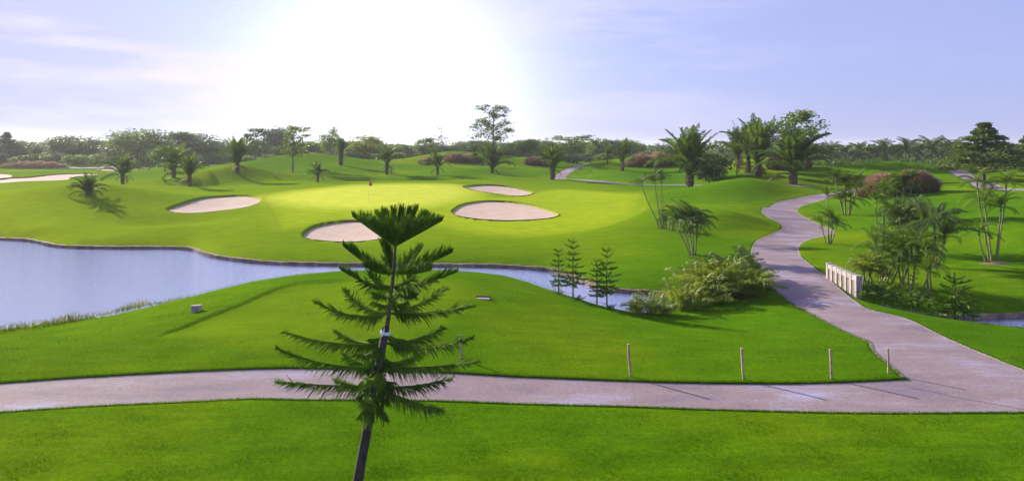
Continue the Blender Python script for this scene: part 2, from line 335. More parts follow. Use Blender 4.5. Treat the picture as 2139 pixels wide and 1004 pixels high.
col = mixc(t, za.outputs['Alpha'], col, mixc(t, noise(t, 0.09, 5, 0.6, geo), (0.082, 0.178, 0.002), (0.165, 0.245, 0.005))); col = mixc(t, sep.outputs[2], col, te); col = mixc(t, sep.outputs[1], col, fa); col = mixc(t, sep.outputs[0], col, gr)  # alpha mix brightens the sunny far slopes by turf colour
col = mixc(t, 1.0, col, ramp(t, [(0.33, (0.80, 0.84, 0.82)), (0.67, (1.20, 1.14, 1.16))], noise(t, 0.9, 8, 0.72, geo, (0.6, 1.3, 1))).outputs[0], 'MULTIPLY')
p = N(t, 'ShaderNodeBsdfPrincipled'); t.links.new(col, p.inputs['Base Color']); p.inputs['Roughness'].default_value = 0.8; p.inputs['Specular IOR Level'].default_value = 0.0
p.inputs['Sheen Weight'].default_value = 0.04; p.inputs['Sheen Roughness'].default_value = 0.45; p.inputs['Sheen Tint'].default_value = (0.55, 0.8, 0.12, 1)
hb = N(t, 'ShaderNodeMath', operation='ADD'); t.links.new(noise(t, 22, 3, 0.7, geo), hb.inputs[0]); t.links.new(noise(t, 2.2, 4, 0.6, geo, (1, 2.2, 1)), hb.inputs[1])
bnm = bump(t, hb.outputs[0], 0.55, 0.06); t.links.new(bnm, p.inputs['Normal'])
gs = N(t, 'ShaderNodeBsdfGlossy'); gs.inputs['Roughness'].default_value = 0.68; gs.inputs['Color'].default_value = (0.95, 0.80, 0.03, 1); t.links.new(bnm, gs.inputs['Normal'])   # the waxy forward gleam of leaf blades
gmx = N(t, 'ShaderNodeMixShader'); gmx.inputs[0].default_value = 0.015; t.links.new(p.outputs[0], gmx.inputs[1]); t.links.new(gs.outputs[0], gmx.inputs[2]); t.links.new(gmx.outputs[0], out.inputs[0])
tag(obj('ground', gm, m_ground), kind='structure')

# water
m_water, t, out = material('pond_water'); gl = N(t, 'ShaderNodeBsdfGlossy'); di = N(t, 'ShaderNodeBsdfDiffuse'); mx = N(t, 'ShaderNodeMixShader'); lw = N(t, 'ShaderNodeFresnel'); lw.inputs[0].default_value = 3.4
gl.inputs['Roughness'].default_value = 0.05; gl.inputs['Color'].default_value = (0.90, 0.93, 1, 1); di.inputs['Color'].default_value = (0.10, 0.13, 0.30, 1)
geo = N(t, 'ShaderNodeNewGeometry').outputs['Position']
ad = N(t, 'ShaderNodeMath', operation='ADD'); t.links.new(noise(t, 1.6, 3, 0.6, geo, (1, 2.6, 1)), ad.inputs[0]); t.links.new(noise(t, 5.0, 3, 0.6, geo, (1, 2.6, 1)), ad.inputs[1])
bn = bump(t, ad.outputs[0], 0.42, 0.05); t.links.new(bn, gl.inputs['Normal'])
fm = N(t, 'ShaderNodeMath', operation='MULTIPLY_ADD'); fm.inputs[1].default_value = 0.45; fm.inputs[2].default_value = 0.55; t.links.new(lw.outputs[0], fm.inputs[0]); t.links.new(fm.outputs[0], mx.inputs[0]); t.links.new(di.outputs[0], mx.inputs[1]); t.links.new(gl.outputs[0], mx.inputs[2]); t.links.new(mx.outputs[0], out.inputs[0])
wv = np.array([(-140, 15, WZ), (60, 15, WZ), (60, 95, WZ), (-140, 95, WZ)])
tag(obj('water', mesh('water', wv, [(0, 1, 2, 3)]), m_water), kind='structure')

# paths
m_path, t, out = material('worn_pinkish_concrete'); p = N(t, 'ShaderNodeBsdfPrincipled'); geo = N(t, 'ShaderNodeNewGeometry').outputs['Position']
b1 = ramp(t, [(0.34, (0.185, 0.150, 0.20)), (0.46, (0.245, 0.185, 0.195)), (0.55, (0.265, 0.21, 0.235)), (0.68, (0.33, 0.30, 0.41))], noise(t, 0.55, 7, 0.65, geo, (0.45, 1.2, 1))).outputs[0]
b2 = ramp(t, [(0.35, (0.8, 0.8, 0.8)), (0.65, (1.12, 1.1, 1.1))], noise(t, 14, 4, 0.7, geo)).outputs[0]
t.links.new(mixc(t, 1.0, b1, b2, 'MULTIPLY'), p.inputs['Base Color']); p.inputs['Roughness'].default_value = 0.85; p.inputs['Specular IOR Level'].default_value = 0.08
t.links.new(bump(t, noise(t, 30, 4, 0.7, geo), 0.25, 0.02), p.inputs['Normal']); t.links.new(p.outputs[0], out.inputs[0])
m_kerb = simple('concrete_edging', [(0.3, (0.20, 0.145, 0.12)), (0.7, (0.40, 0.33, 0.30))], 1.5, 0.85, bmp=0.3)
def ribbon(a, b, nc, dz):
    n = len(a); u = np.linspace(0, 1, nc)[None, :, None]; pts = a[:, None]*(1-u)+b[:, None]*u
    x, y = pts[..., 0].ravel(), pts[..., 1].ravel(); V = np.c_[x, y, H0(x, y)+dz]
    i = np.arange(n*nc).reshape(n, nc); return V, np.stack([i[:-1, :-1], i[:-1, 1:], i[1:, 1:], i[1:, :-1]], -1).reshape(-1, 4)
for n, a, b in PATHS:
    V, q = ribbon(a, b, 9, 0.03 if n in ('main', 'branch') else 0.06)
    nm = big_mesh('path', V, q, True)
    o = tag(obj('path', nm, m_path), kind='structure')
    if nm.polygons[0].normal.z < 0: nm.flip_normals()
    # pale edging strip along each side, a little proud of the path
    if n == 'branch':
        for e, c in ((a, b), (b, a)):
            d = c-e; d /= np.hypot(*d.T)[:, None]
            V2, q2 = ribbon(e+d*0.005, e-d*0.13, 2, 0.045); k = len(V2)
            V3 = np.vstack([V2, V2-np.array([0, 0, 0.15])]); q3 = np.vstack([q2, np.c_[q2[:, 0], q2[:, 3], q2[:, 3]+k, q2[:, 0]+k], np.c_[q2[:, 1]+k, q2[:, 2]+k, q2[:, 2], q2[:, 1]]])
            obj('edging', big_mesh('edging', V3, q3), m_kerb, o)

# crack across the fork
ck = [G(*q_) for q_ in [(1905, 812), (1960, 822), (2010, 834), (2060, 842), (2135, 856), (2200, 862)]]; ck = resample(spline(ck, 60), 60); ck += np.c_[0*ck[:, 0], .02*np.sin(np.arange(60)*2.3)+.015*np.sin(np.arange(60)*.9)]
ca_, cb_ = offset_line(ck, 0.035); V, q = ribbon(ca_, cb_, 2, 0.034); cme = big_mesh('crack', V, q)
if cme.polygons[0].normal.z < 0: cme.flip_normals()
obj('crack', cme, simple('crack_dirt', [(0.3, (0.05, 0.045, 0.05)), (0.7, (0.10, 0.085, 0.09))], 5, 0.95), [o_ for o_ in bpy.data.objects if o_.name.startswith('path')][0])
# sand
m_sand = simple('pale_pink_sand', [(0.3, (0.43, 0.315, 0.25)), (0.7, (0.52, 0.395, 0.325))], 0.6, 0.95, 7, bmp=0.6, bdist=0.10, spec=0.1, bscale=2.2)
m_soil = simple('cut_turf_edge', [(0.3, (0.10, 0.075, 0.035)), (0.7, (0.16, 0.15, 0.05))], 3, 0.95)
for nme, poly in BUNK:
    c = poly.mean(0); rings = np.array([1.0, 0.97, 0.9, 0.75, 0.55, 0.35, 0.15]); V = []
    for r in rings:
        q = c+(poly-c)*r; V.append(np.c_[q, H0(q[:, 0], q[:, 1])-0.15-0.16*(1-r**2)])
    V = np.vstack(V+[np.c_[[c], H0(*c)-0.31]]); n = len(poly); f = []
    for i in range(len(rings)-1):
        for k in range(n): f.append((i*n+k, i*n+(k+1) % n, (i+1)*n+(k+1) % n, (i+1)*n+k))
    for k in range(n): f.append(((len(rings)-1)*n+k, (len(rings)-1)*n+(k+1) % n, len(V)-1))
    me = mesh('sand', V, f, True)
    if me.polygons[0].normal.z < 0: me.flip_normals()
    o = tag(obj('bunker', me, m_sand), kind='structure')
    hb = H0(poly[:, 0], poly[:, 1]); q = c+(poly-c)*1.012
    V = np.vstack([np.c_[poly, hb-0.20], np.c_[q, hb+0.09]]); f = [(k, (k+1) % n, n+(k+1) % n, n+k) for k in range(n)]
    obj('turf_lip', mesh('turf_lip', V, f), m_soil, o)

# retaining edge of the pond's far bank
m_bank = simple('weathered_bank_edge', [(0.3, (0.075, 0.05, 0.04)), (0.55, (0.20, 0.14, 0.11)), (0.75, (0.34, 0.25, 0.21))], 1.2, 0.9, 6, bmp=0.5, bdist=0.05)
sh = far_shore[far_shore[:, 0] < 13.5]; sh2 = far_shore[(far_shore[:, 0] > 21.0)]
for s in (sh, sh2):
    s = resample(s, 220); a, b = offset_line(s, 0.34); jit = 0.03*np.sin(np.arange(len(s))*1.7)+0.02*np.sin(np.arange(len(s))*.61)
    prof = [(a, WZ-0.5+0*jit), (a, WZ+0.22+jit*.7), (b, WZ+0.23+jit*.7), (b, WZ-0.5+0*jit)]
    V = np.vstack([np.c_[q, z] for q, z in prof]); n = len(s); f = []
    for r in range(3):
        i = np.arange(n-1)+r*n; f.append(np.c_[i, i+1, i+1+n, i+n])
    tag(obj('bank_edging', big_mesh('bank_edging', V, np.vstack(f)), m_bank), kind='structure')
#VEG
# ------------------------------------------------------------------ materials of the plants
m_oil   = foliage('oil_palm_leaf', (0.032, 0.072, 0.012), (0.105, 0.17, 0.024), 0.9, 0.42)
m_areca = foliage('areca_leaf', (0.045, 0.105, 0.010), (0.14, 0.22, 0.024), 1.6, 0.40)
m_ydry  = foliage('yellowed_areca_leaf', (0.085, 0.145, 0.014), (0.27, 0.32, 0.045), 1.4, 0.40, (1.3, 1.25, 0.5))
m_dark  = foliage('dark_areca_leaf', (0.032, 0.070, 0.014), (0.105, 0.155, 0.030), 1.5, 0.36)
m_coco  = foliage('coconut_leaf', (0.026, 0.056, 0.020), (0.095, 0.135, 0.040), 0.5, 0.35)
m_pine  = foliage('norfolk_pine_needles', (0.060, 0.14, 0.014), (0.19, 0.30, 0.030), 2.6, 0.48, (1.4, 1.5, 0.5), 0.6, 0.08)
m_leafd = foliage('dark_broad_leaf', (0.030, 0.066, 0.024), (0.085, 0.14, 0.038), 0.35, 0.42)
m_leafm = foliage('mid_broad_leaf', (0.060, 0.115, 0.020), (0.15, 0.22, 0.035), 0.35, 0.42)
m_leafy = foliage('sunlit_yellow_leaf', (0.07, 0.115, 0.018), (0.20, 0.25, 0.045), 0.4, 0.48)  # warm glare light is put into this leaf colour
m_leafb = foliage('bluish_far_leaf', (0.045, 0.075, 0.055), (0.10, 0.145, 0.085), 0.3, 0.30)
m_bark  = simple('grey_bark', [(0.3, (0.07, 0.055, 0.045)), (0.7, (0.20, 0.165, 0.13))], 4, 0.9, 5, bmp=0.5)
m_palmt = simple('palm_boot_bark', [(0.3, (0.045, 0.035, 0.025)), (0.7, (0.17, 0.13, 0.085))], 5, 0.95, 5, bmp=0.7, bdist=0.05)
m_stem  = simple('ringed_areca_stem', [(0.35, (0.10, 0.115, 0.045)), (0.65, (0.25, 0.23, 0.12))], 3, 0.7, 4, stretch=(1, 1, 5))
m_pbark = simple('norfolk_bark', [(0.3, (0.055, 0.035, 0.022)), (0.7, (0.16, 0.105, 0.07))], 8, 0.9, 5, bmp=0.6)
m_pole  = simple('dark_stake_wood', [(0.3, (0.022, 0.017, 0.018)), (0.7, (0.085, 0.065, 0.060))], 6, 0.85, 5, bmp=0.5, stretch=(4, 4, 0.6))
m_bamboo = simple('weathered_bamboo', [(0.3, (0.22, 0.15, 0.09)), (0.6, (0.42, 0.33, 0.23)), (0.8, (0.55, 0.47, 0.36))], 5, 0.8, 5, bmp=0.4, stretch=(3, 3, 0.8))
m_conc  = simple('bridge_concrete', [(0.3, (0.22, 0.195, 0.19)), (0.7, (0.38, 0.35, 0.36))], 3, 0.85, 6, bmp=0.25)
m_conc2 = simple('shaded_concrete_panel', [(0.3, (0.12, 0.09, 0.075)), (0.7, (0.21, 0.165, 0.14))], 3, 0.9, 6, bmp=0.25, stretch=(2, 2, 0.7))  # darker brown puts the shade between the posts into the panel colour
m_white = simple('white_tape', [(0.3, (0.6, 0.6, 0.62)), (0.7, (0.8, 0.8, 0.8))], 9, 0.6)
m_plume = foliage('dry_grass_plumes', (0.23, 0.15, 0.10), (0.48, 0.35, 0.26), 2.5, 0.35, (1.2, 1.0, 0.8))
m_tuft  = foliage('dry_grass_blades', (0.055, 0.045, 0.018), (0.17, 0.12, 0.055), 2.5, 0.3, (1.2, 1.0, 0.6))
m_reed  = foliage('reed_blades', (0.075, 0.10, 0.016), (0.22, 0.22, 0.055), 1.5, 0.4, (1.3, 1.2, 0.5))
m_hedge = foliage('hedge_leaf', (0.04, 0.095, 0.018), (0.13, 0.21, 0.045), 0.7, 0.4)

def frond_mesh(name, L, e0, e1, ll, n=20, wid=0.05, vee=0.35, hang=0.25, petiole=0.16, seed=0, powr=1.4, rr=0.018, sweep=0.0):
    r = random.Random(seed); v = []; f = []; K = 14; pts = []; tang = []; x = z = y = 0.0
    for i in range(K+1):
        u = i/K; e = math.radians(e0+(e1-e0)*u**powr); a = sweep*u*u
        tang.append(Vector((math.cos(e)*math.cos(a), math.cos(e)*math.sin(a), math.sin(e)))); pts.append(Vector((x, y, z)))
        x += tang[-1].x*L/K; y += tang[-1].y*L/K; z += tang[-1].z*L/K
    b = MB(); b.tube(pts[::2], [rr*L/2.5*(1-0.8*i/7)+0.003 for i in range(8)], 3, False); v, f = b.v, b.f
    for i in range(n):
        u = petiole+(1-petiole)*(i+0.3)/n; k = min(int(u*K), K-1); q = u*K-k
        p = pts[k].lerp(pts[k+1], q); tg = tang[k].lerp(tang[k+1], q).normalized()
        side = tg.cross(Vector((0, 0, 1))); side = side.normalized() if side.length > 0.05 else Vector((0, 1, 0)); up = side.cross(tg).normalized()
        prof = math.sin(math.pi*min(1, 0.16+0.84*(i+0.5)/n))**0.6
        for s in (-1, 1):
            l = ll*prof*r.uniform(0.85, 1.12)
            d = (side*s*(1.0-0.35*u)+tg*(0.55+0.7*u)+up*(vee+r.uniform(-.15, .15))).normalized()
            m = p+d*l*0.5; t2 = p+d*l+Vector((0, 0, -1))*l*(hang+r.uniform(-.05, .15))
            w = tg*wid*0.5; bse = len(v)
            v += [tuple(p-w*.6), tuple(p+w*.6), tuple(m+w), tuple(m-w), tuple(t2)]
            f += [(bse, bse+1, bse+2, bse+3), (bse+3, bse+2, bse+4)]
    return mesh(name, v, f)
def leaf_quads(cent, size, rng, flat=0.0):
    n = len(cent); a = rng.normal(size=(n, 3)); a[:, 2] *= (1-flat); a /= np.linalg.norm(a, axis=1)[:, None]+1e-9
    b = rng.normal(size=(n, 3)); b -= (b*a).sum(1)[:, None]*a; b /= np.linalg.norm(b, axis=1)[:, None]+1e-9
    s = size*rng.uniform(.6, 1.3, n)[:, None]
    V = np.stack([cent-a*s, cent+b*s*.45, cent+a*s, cent-b*s*.45], 1).reshape(-1, 3); return V, np.arange(n*4).reshape(n, 4)

# ---- oil palms: stout trunk with old leaf bases, vase of upright fronds
OILF = [[frond_mesh('oil_frond', 1.0, e0, e1, .25, 26, .029, .40, .40, .12, seed=i*7+k, rr=.022, sweep=random.uniform(-.3, .3)) for k in range(2)]
        for i, (e0, e1) in enumerate([(88, 62), (82, 35), (74, 8), (62, -30), (46, -50), (20, -70)])]
for row in OILF:
    for m in row: m.materials.append(m_oil)
OILDRY = OILF[5][0].copy(); OILDRY.materials.clear(); OILDRY.materials.append(m_tuft)
def palm_trunk(h, r, seed):
    rd = random.Random(seed); b = MB(); k = 9
    b.tube([(0, 0, -0.3)]+[(0.03*math.sin(i*2.1)*h, 0.03*math.cos(i*1.3)*h, h*i/k) for i in range(k+1)], [r*1.25]+[r*(1.2-0.25*i/k+0.3*max(0, i/k-.6))*rd.uniform(.92, 1.08) for i in range(k+1)], 9)
    n = int(26*h/1.5)
    for i in range(n):
        a = i*2.4; z = h*(0.08+0.95*i/n); rr = r*1.0
        b.tube([(math.cos(a)*rr*.8, math.sin(a)*rr*.8, z-.05), (math.cos(a)*rr*1.5, math.sin(a)*rr*1.5, z+.22*h**.5)], [r*.30, r*.13], 4)
    return b.mesh('palm_trunk')
def oil_palm(base, h, label, group=None, trunk=.30, n=20, spread=(0.2, .3, .25, .15, .1, .0), lean=0, seed=0, mats=None, name='oil_palm', rad=.30):
    rd = random.Random(seed); t = thing(name, base, label, 'palm', group, rd.uniform(0, 6.28))
    trunk *= .85; th = h*trunk; L = (h-th)*1.14; tr = obj('trunk', palm_trunk(th, rad*max(.6, min(1.2, h/7)), seed), m_palmt, t)
    cum = []; n = int(n*1.9)
    for i, s in enumerate(spread): cum += [i]*max(0, round(s*n))
    for i, k in enumerate(cum):
        a = i*2.399+rd.uniform(-.3, .3)
        obj('frond', OILF[k][i % 2], None, t, (math.cos(a)*rad*.5, math.sin(a)*rad*.5, th*rd.uniform(.90, 1.02)), (rd.uniform(-.12, .12)+lean*math.sin(a), rd.uniform(-.12, .12), a), L*rd.uniform(.72, 1.05))
    for i in range(rd.choice((1, 2, 3, 4))):                # withered fronds hanging against the trunk
        obj('frond', OILDRY, None, t, (0, 0, th*rd.uniform(.8, .95)), (0, rd.uniform(.2, .5), rd.uniform(0, 6.28)), L*rd.uniform(.35, .6))
    return t
def hpx(py_top, py_base, y): return (py_base-py_top)*y/F

# ---- areca palms: clump of slim ringed stems, each with a small crown
ARF = [frond_mesh('areca_frond', 1.0, e0, e1, .30, 21, .027, .25, .40, .14, seed=40+i, rr=.018, sweep=random.uniform(-.4, .4)) for i, (e0, e1) in enumerate([(80, 15), (62, -20), (45, -45), (25, -60), (5, -70)])]
ARD, ARY = [m.copy() for m in ARF], [m.copy() for m in ARF]
for m in ARF: m.materials.append(m_areca)
for m in ARD: m.materials.append(m_dark)
for m in ARY: m.materials.append(m_ydry)
def areca(base, stems, label, group=None, fr=ARF, n=9, fl=1.3, seed=0, name='areca_palm', sr=.05, stemmat=None):
    """stems: list of (foot dx, foot dy, top dx, top dy, top z)"""
    rd = random.Random(seed); t = thing(name, base, label, 'palm', group)
    for (ax, ay, bx, by, bz) in stems:
        b = MB(); k = 7; P_ = []
        for i in range(k+1):
            u = i/k; q = u*u*(3-2*u)*.5+u*.5
            P_.append((ax+(bx-ax)*q, ay+(by-ay)*q, -.15+(bz+.15)*u))
        b.tube(P_, [sr*(1.15-.3*i/k) for i in range(k+1)], 6)
        b.tube([P_[-1], (bx, by, bz+.28*fl)], [sr*1.25, sr*.6], 6)
        st = obj('stem', b.mesh('areca_stem', True), stemmat or m_stem, t)
        for i in range(n):
            a = i*2.399+rd.uniform(-.4, .4)+seed
            obj('frond', fr[(i*3+rd.randrange(2)) % len(fr)], None, st, (bx, by, bz+.16*fl), (rd.uniform(-.1, .1), rd.uniform(-.1, .1), a), fl*rd.uniform(.75, 1.1))
    return t
def bush_palm(base, h, label, group=None, fr=ARY, n=16, seed=0, name='bushy_palm_clump', spread=.5):
    rd = random.Random(seed); t = thing(name, base, label, 'palm', group)
    for i in range(n):
        a = i*2.399+rd.uniform(-.4, .4); q = rd.random()*spread
        obj('frond', fr[rd.choice((0, 0, 0, 0, 1, 1))], None, t, (math.cos(a*1.7)*q, math.sin(a*1.7)*q, -.08), (rd.uniform(-.15, .15), rd.uniform(-.15, .15), a), h*rd.uniform(.8, 1.35))
    return t

# ---- Norfolk pines
def pine_branch(name, root, tip, sag, nb, bl, vert, needles=True, seed=0, rad=.012, sides=3, taper=True, dens=1.0):
    """curved bough from root to tip carrying two combs of cord-like branchlets; vert>0 stands them up, <0 lets them hang"""
    rd = random.Random(seed); root = Vector(root); tip = Vector(tip); L = (tip-root).length; b = MB(); K = 12
    mid = (root+tip)/2+Vector((rd.uniform(-.05, .05)*L, rd.uniform(-.05, .05)*L, -sag*L*rd.uniform(.4, 1.7))); pts = []
    for i in range(K+1):
        u = i/K; pts.append(root*(1-u)**2+mid*2*u*(1-u)+tip*u*u)
    b.tube(pts, [0.022*(1-.75*i/K)*max(.5, L/2) for i in range(K+1)], 4)
    for i in range(nb):
        u = 0.08+0.92*(i+rd.random()*.6)/nb; k = min(int(u*K), K-1); p = pts[k].lerp(pts[k+1], u*K-k); tg = (pts[k+1]-pts[k]).normalized()
        side = tg.cross(Vector((0, 0, 1))).normalized()
        prof = (min(1, u*3+.45))*(1-max(0, u-.72)*2.2) if taper else 1
        for s in (-1, 1):
            l = bl*prof*rd.uniform(.45, 1.25); vv = (vert if not isinstance(vert, tuple) else vert[0]+(vert[1]-vert[0])*u)+rd.uniform(-.4, .4)
            d = (side*s*rd.uniform(.35, .95)+tg*(.45+.5*u+rd.uniform(-.2, .25))+Vector((0, 0, vv))).normalized(); q = []
            for j in range(4):
                w = j/3; q.append(p+d*l*w+Vector((0, 0, 1))*(l*.28*w*w*(-1 if vv < 0.25 else .5)))
            b.tube(q, [rad*.7, rad, rad*.9, rad*.25], sides, False)
            if needles:
                for j in range(9):
                    w = (j+rd.random())/9; kk = min(int(w*3), 2); c = q[kk].lerp(q[kk+1], w*3-kk)
                    nd = Vector((rd.gauss(0, 1), rd.gauss(0, 1), rd.gauss(0, 1))).normalized()*.032+d*.026; e = d.cross(nd).normalized()*.005
                    m = len(b.v); b.v += [tuple(c-e), tuple(c+e), tuple(c+nd)]; b.f.append((m, m+1, m+2))
    return b.mesh(name)
TY = 15.0
def tp(px, py, dy=0):                               # point of the foreground tree, at its own distance from the camera
    y = TY+dy; return Vector(((px-CX)*y/F, y, CAMH-(py-HY)*y/F))
gnd = float(H0(tp(738, 1060).x, TY)[0])
broot = Vector((tp(736, 1060).x, TY, gnd))
T = thing('norfolk_pine', broot, 'leaning young Norfolk pine with tiered dark boughs tied to a dark stake', 'tree')
TRK = [(752, 1004), (772, 880), (790, 780), (806, 700), (818, 610), (824, 540), (828, 490), (829, 455)]
tpts = [broot+Vector((.05, .06, -.3)), broot+Vector((.05, .06, 0))]+[tp(a, b, .05) for a, b in TRK]
def loc(p): return Vector(p)-broot
b = MB(); b.tube([loc(p) for p in tpts], [.085, .08, .075, .068, .062, .055, .047, .036, .022, .008], 9); obj('trunk', b.mesh('trunk', True), m_pbark, T)
def trunk_at(py):
    for (a, b), (c, d) in zip(TRK[:-1], TRK[1:]):
        if d <= py <= b: return a+(c-a)*(b-py)/(b-d)
    return TRK[-1][0]
stk = [broot+Vector((0, -.12, -.3)), tp(747, 1004, -.12), tp(770, 880, -.12), tp(806, 684, -.11)]
b = MB(); b.tube([loc(p) for p in stk], [.125, .118, .108, .085], 10); so_ = obj('stake', b.mesh('stake', True), m_pole, T)
so_['label'] = 'dark wooden stake tied against the trunk'
b = MB(); b.tube([loc(tp(804.5, 697, -.10)), loc(tp(806, 691, -.10))], [.125, .125], 12); tie = obj('tie', b.mesh('tie', True), m_white, T)
b = MB(); b.tube([loc(tp(797, 703, -.21)), loc(tp(801, 694, -.22)), loc(tp(803, 684, -.20))], [.012, .014, .012], 5); obj('tie', b.mesh('tie_end'), m_white, T)
WH = [ # root row, sag, branchlet length, vert, count, tips (px, py, depth)
 (514, .02, .29, (2.4, 1.9), 50, [(737,453,.05),(924,461,-.1),(872,438,.55),(800,442,.75),(770,466,-.6),(884,470,-.65),(840,437,.35),(762,455,.45),(905,455,.4),(812,466,-.5),(852,464,-.45),(748,460,-.25),(908,464,-.3),(785,448,.6),(858,441,.6),(893,449,.5),(822,440,.55)]),
 (572, .10, .32, (.2, 1.6), 46, [(717,514,-.1),(945,527,.1),(800,503,.8),(880,520,.75),(760,556,-.8),(900,565,-.7)]),
 (598, .13, .30, (-.8, 1.1), 44, [(711,563,.1),(956,568,-.1),(770,570,1.0),(870,572,1.0),(780,618,-.9),(868,622,-.9)]),
 (655, .12, .29, (-.8, .5), 44, [(656,631,-.2),(991,640,.2),(717,604,1.2),(932,604,1.1)]),
 (716, .08, .30, (-.9, .15), 46, [(591,692,.2),(986,706,-.2),(928,684,1.3),(700,690,1.3),(745,742,-1.0)]),
 (764, .10, .30, (-.9, .15), 46, [(578,727,-.3),(999,754,.2),(880,738,1.2),(720,740,1.2),(770,795,-.9)]),
 (806, .06, .30, (-.9, .1), 44, [(577,796,.1),(943,790,.4),(925,858,-.7),(700,792,1.1),(760,845,-.9)]),
 (832, .02, .26, -.7, 22, [(752,868,-.6),(808,872,-.5),(768,882,-.45),(795,850,.5)])]
n_b = 0
for row, sag, bl, vert, nb, tips in WH:
    for (px, py, dy) in tips:
        r0 = tp(trunk_at(row), row, .05); tip = tp(px, py, dy); Lr = (tip-r0).length
        obj('bough', pine_branch('bough', loc(r0), loc(tip), sag, max(18, int(2.1*nb*min(1, .35+Lr/2.6))), bl, vert, True, n_b, .0125), m_pine, T); n_b += 1
    for k in range(5):                                 # short tufts close to the stem
        a = k*1.257+n_b; r0 = tp(trunk_at(row-14), row-14, .05)
        if 640 < row and not (row < 740 and math.sin(a) < .1): obj('bough', pine_branch('bough', loc(r0), loc(r0+Vector((math.cos(a)*.42, math.sin(a)*.42, -.10 if row > 700 else .1))), .05, 20, .24, -.5, True, n_b+90+k, .016), m_pine, T)
# small pines
SPB = []
for i, v in enumerate((1.1, .35, -.15, -.35)):
    m = pine_branch('small_bough', (0, 0, 0), (1, 0, (.55, .22, .10, .02)[i]), (.10, .14, .14, .12)[i], 18, .24, v, False, 300+i, .026, 3); m.materials.append(m_pine); SPB.append(m)
def small_pine(base, h, label, group=None, r=.9, bare=.25, tiers=8, seed=0, name='norfolk_pine'):
    rd = random.Random(seed); t = thing(name, base, label, 'tree', group); b = MB()
    b.tube([(0, 0, -.2), (rd.uniform(-.04, .04), 0, h*.5), (rd.uniform(-.03, .03), 0, h)], [.045, .032, .008], 6); obj('trunk', b.mesh('trunk', True), m_pbark, t)
    for j in range(tiers):
        u = j/(tiers-1); z = h*(bare+(0.93-bare)*u); L = r*(1-.62*u)*rd.uniform(.85, 1.12)*(0.75 if j == 0 else 1)
        for k in range(5):
            a = k*1.2566+j*.7+rd.uniform(-.25, .25)
            obj('bough', SPB[min(3, int((1-u)*3.9+.3))], None, t, (0, 0, z), (0, rd.uniform(-.08, .08), a), L*rd.uniform(.8, 1.15))
    return t

# ---- broadleaf trees
def tree_mesh(seed, h, w, trunk_h, kind='round', nleaf=2600, leaf=.32, clusters=26, trunk_r=.16, gap=.0):
    rng = np.random.default_rng(seed); rd = random.Random(seed); b = MB()
    lean = rd.uniform(-.04, .04)*h
    b.tube([(0, 0, -.4), (lean*.3, 0, trunk_h*.6), (lean, 0, trunk_h), (lean*1.4, lean*.5, h*.82)], [trunk_r*1.2, trunk_r, trunk_r*.75, trunk_r*.2], 7)
    cs = []
    for i in range(clusters):
        if kind == 'round':
            d = rng.normal(size=3); d /= np.linalg.norm(d); q = rng.uniform(.45, 1)**.6
            c = np.array([d[0]*w*.42*q+lean, d[1]*w*.42*q, trunk_h+(h-trunk_h)*(.5+.42*d[2]*q)])
            rr = np.array([.17*w, .17*w, .10*(h-trunk_h)+.04*w])*rng.uniform(.6, 1.25)
        elif kind == 'layer':
            u = min(1, ((i % 7)+rng.uniform(-.28, .28)+.1)/6.0); a = rng.uniform(0, 6.28); q = rng.uniform(.1, 1)**.6*(1-.93*u)
            c = np.array([math.cos(a)*w*.5*q, math.sin(a)*w*.5*q, trunk_h+(h-trunk_h)*(u*.95+.02)+q*.03*h]); rr = np.array([.12*w*(1-.72*u), .12*w*(1-.72*u), .030*h])*rng.uniform(.6, 1.3)
        else:                                           # sparse: separate tufts at the ends of thin limbs
            u = rng.uniform(0, 1); a = rng.uniform(0, 6.28); q = rng.uniform(.25, 1)*(1-.45*abs(u-.35))
            c = np.array([math.cos(a)*w*.46*q+lean, math.sin(a)*w*.46*q, trunk_h+(h-trunk_h)*(.08+.9*u)]); rr = np.array([.085*w, .085*w, .036*h])*rng.uniform(.5, 1.35)
        cs.append((c, rr))
        z0 = min(max(trunk_h*.7, c[2]-.35*math.hypot(c[0], c[1])-.08*h), h*.8)
        b.tube([(lean*z0/h, 0, z0), ((c[0]*.55), c[1]*.55, z0+(c[2]-z0)*.5), tuple(c)], [trunk_r*.34, trunk_r*.2, trunk_r*.05], 4, False)
    per = nleaf//clusters; cent = np.vstack([c+np.clip(rng.normal(size=(per, 3)), -1.7, 1.7)*rr*.68 for c, rr in cs])
    V, q = leaf_quads(cent, leaf, rng, .35 if kind != 'round' else .15)
    zt = np.percentile(V[:, 2], 99.5); wt_ = np.percentile(np.abs(V[:, 0]), 98)*2; b.v = [(x*w/wt_ if z > trunk_h*.3 else x, y*w/wt_ if z > trunk_h*.3 else y, z*h/zt) for x, y, z in b.v]
    return b.mesh('trunk'), big_mesh('crown', V*np.array([w/wt_, w/wt_, h/zt]), q)
TREES = {}
def broadleaf(base, h, w, key, mat, label, group=None, name='broadleaf_tree', seed=0):
    rd = random.Random(seed*13+5); (ref_h, ref_w, tm, cm_) = TREES[key]
    k2 = (key, mat.name)
    if k2 not in TREES:
        c2 = cm_.copy(); c2.materials.clear(); c2.materials.append(mat); TREES[k2] = c2
    t = thing(name, base, label, 'tree', group, rd.uniform(0, 6.28)); sc = (w/ref_w, w/ref_w, h/ref_h)
    obj('trunk', tm, m_bark, t, scale=sc); obj('crown', TREES[k2], None, t, scale=sc); return t
for i in range(5): TREES['r%d' % i] = (10, 9)+tree_mesh(20+i, 10, 9, 2.6+.3*i, 'round', 6500, .25, 34+3*i, .2)
for i in range(3): TREES['t%d' % i] = (10, 5)+tree_mesh(40+i, 10, 5, 2.5, 'round', 1800, .26, 24, .15)
